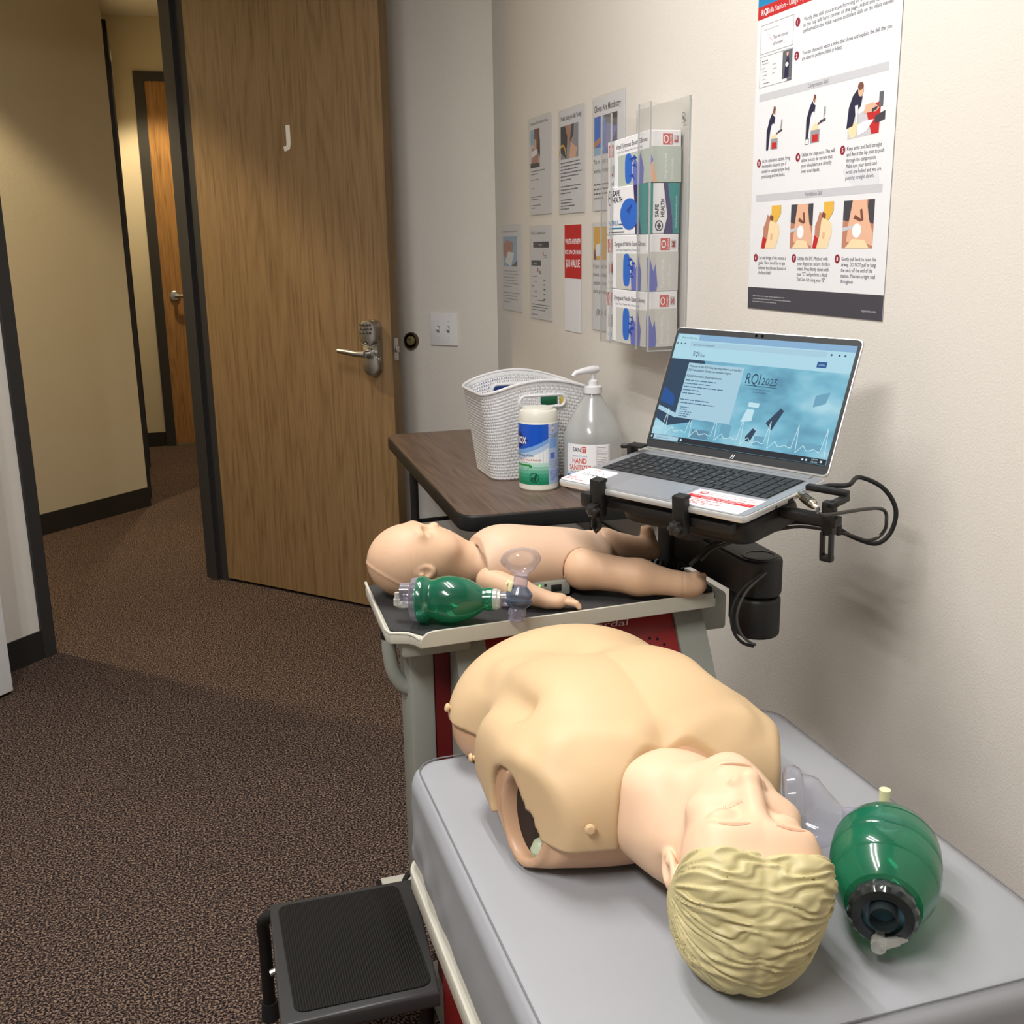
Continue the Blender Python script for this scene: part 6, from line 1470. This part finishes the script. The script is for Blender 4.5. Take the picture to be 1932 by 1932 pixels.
MB(TV).use(C_cl).lathe([(.0095, .014), (.011, .014), (.011, .034), (.0095, .034)], n=24).build('mask_stem', ibv)
MB(TV).use(C_cl).lathe([(.0118, -.038), (.0130, -.036), (.0125, -.030), (.0142, -.028), (.0142, -.022), (.012, -.018), (.010, -.018), (.010, -.036), (.0118, -.038)], n=28, cap=False).build('exhale_port', ibv)
MB(TV).use(C_pale).tube([(0.0, -.013, .018), (.0, -.021, .022)], [.0042, .0042], 12).prism(rrect(-.007, -.020, .007, -.014, .002), .008, .022, bev=.001).build('relief_clip', ibv)
TM = axisM(vc + vax * .034, (Vector((-.25, -.62, .75))).normalized(), (1, 0, 0))
TM = axisM(vc + vax * .036 + V3(.002, .004, 0), Vector((.16, .72, .66)).normalized(), (1, 0, 0))
m_ = MB(TM).use(C_mask).lathe([(.008, -.004), (.010, .0), (.016, .004), (.022, .010), (.025, .015), (.0255, .018), (.029, .0195), (.0315, .023), (.0305, .0265), (.026, .0275), (.020, .026)], n=48, cap=False).build('face_mask', ibv)

# adult bag
abv = empty('adult_bag_mask', (.68, .9, BZ1), 'large green resuscitation bag with clear face mask lying on the grey pad', 'resuscitator')
a0_ = Vector((.642, .826, BZ1 + .0555)); ax_ = Vector((.60, .80, .045)).normalized(); T = axisM(a0_, ax_)
prof = [(.034, -.003), (.0385, -.001), (.0425, .006), (.0475, .018), (.0530, .031), (.0518, .033), (.0535, .035), (.0565, .050), (.0582, .0645), (.0568, .0665), (.0582, .0685), (.0585, .082), (.0578, .097), (.0560, .099), (.0572, .101), (.0525, .116), (.045, .130), (.034, .141), (.024, .148), (.0185, .152), (.0185, .166), (.0175, .168)]
g = MB(T).use(G_bag).lathe(prof, n=64, cap=False).build('squeeze_bag', abv)
MB(T).use(C_cap).lathe([(.021, -.020), (.0305, -.020), (.0335, -.016), (.034, -.006), (.0325, -.001), (.030, -.001), (.030, -.014), (.021, -.014), (.021, -.020)], n=84, cap=False, mod=lambda a, i: 1 + (.045 if i in (2, 3) and int(a / (2 * PI) * 28 + .001) % 2 else 0)).build('intake_cap', abv)
MB(T).use(C_blue).lathe([(0, -.012), (.0225, -.012), (.0225, -.009), (0, -.009)], n=36).build('valve_disc', abv)
MB(T).use(C_cap).lathe([(.0128, -.030), (.0142, -.030), (.0142, -.008), (.0128, -.008), (.0128, -.030)], Matrix.Translation((0, .004, 0)), n=30, cap=False).build('reservoir_port', abv)
pe = T @ Vector((.002, -.027, -.022)); 
MB().use(C_milk).tube([pe + ax_ * .012, pe - ax_ * .004, pe - ax_ * .010], [.0075, .0085, .0078], 14).tube([pe - ax_ * .006, pe - ax_ * .004 + V3(.018, -.006, .004), pe - ax_ * .004 + V3(.0182, -.006, .004), pe - ax_ * .003 + V3(.026, -.008, .006)], [.0062, .0055, .0042, .0042], 12).build('oxygen_elbow', abv)
vc = T @ Vector((0, 0, .176)); vc.z = BZ1 + .058
mdir = Vector((-.80, .42, -.06)).normalized(); TV = axisM(vc, (0.05, 0, 1), (1, 0, 0))
MB(TV).use(C_cl).lathe([(0, -.022), (.012, -.022), (.019, -.014), (.0205, -.004), (.0205, .006), (.016, .012), (.011, .015), (0, .015)], n=36).build('valve_body', abv)
MB(TV).use(C_blue).lathe([(0, -.004), (.016, -.004), (.016, -.002), (0, -.002)], n=24).build('valve_membrane', abv)
MB().use(C_pale).tube([vc + V3(-.006, 0, .022), vc + V3(-.006, 0, .040)], [.0058, .0066], 12).build('relief_knob', abv); MB().use(P_white).tube([vc + V3(-.006, 0, .014), vc + V3(-.006, 0, .022)], [.0085, .0075], 14).build('relief_seat', abv)
s0 = vc + mdir * .016
MB().use(C_cl).tube([s0, s0 + mdir * .014, s0 + mdir * .0141, s0 + mdir * .034], [.0105, .0105, .0132, .0132], 24, cap=False).build('connector', abv)
MB().use(C_cl).tube([vc - mdir * .015, vc - mdir * .028], [.012, .0105], 20).build('exhale_port', abv)
s1 = s0 + mdir * .034; TMm = axisM(s1, mdir, (0, 0, 1)) @ Matrix.Diagonal((1.05, 1.1, 1.1, 1))
def mk(a, i): return 1 + .16 * math.cos(a - PI / 2) * (i > 3) + .05 * math.cos(2 * (a - PI / 2)) * (i > 3)
m_ = MB(TMm).use(C_mask).lathe([(.012, -.004), (.0135, .0), (.020, .006), (.029, .014), (.036, .024), (.039, .033), (.0395, .040), (.045, .043), (.048, .050), (.046, .058), (.040, .061), (.033, .058)], n=56, cap=False, mod=mk).build('face_mask', abv)
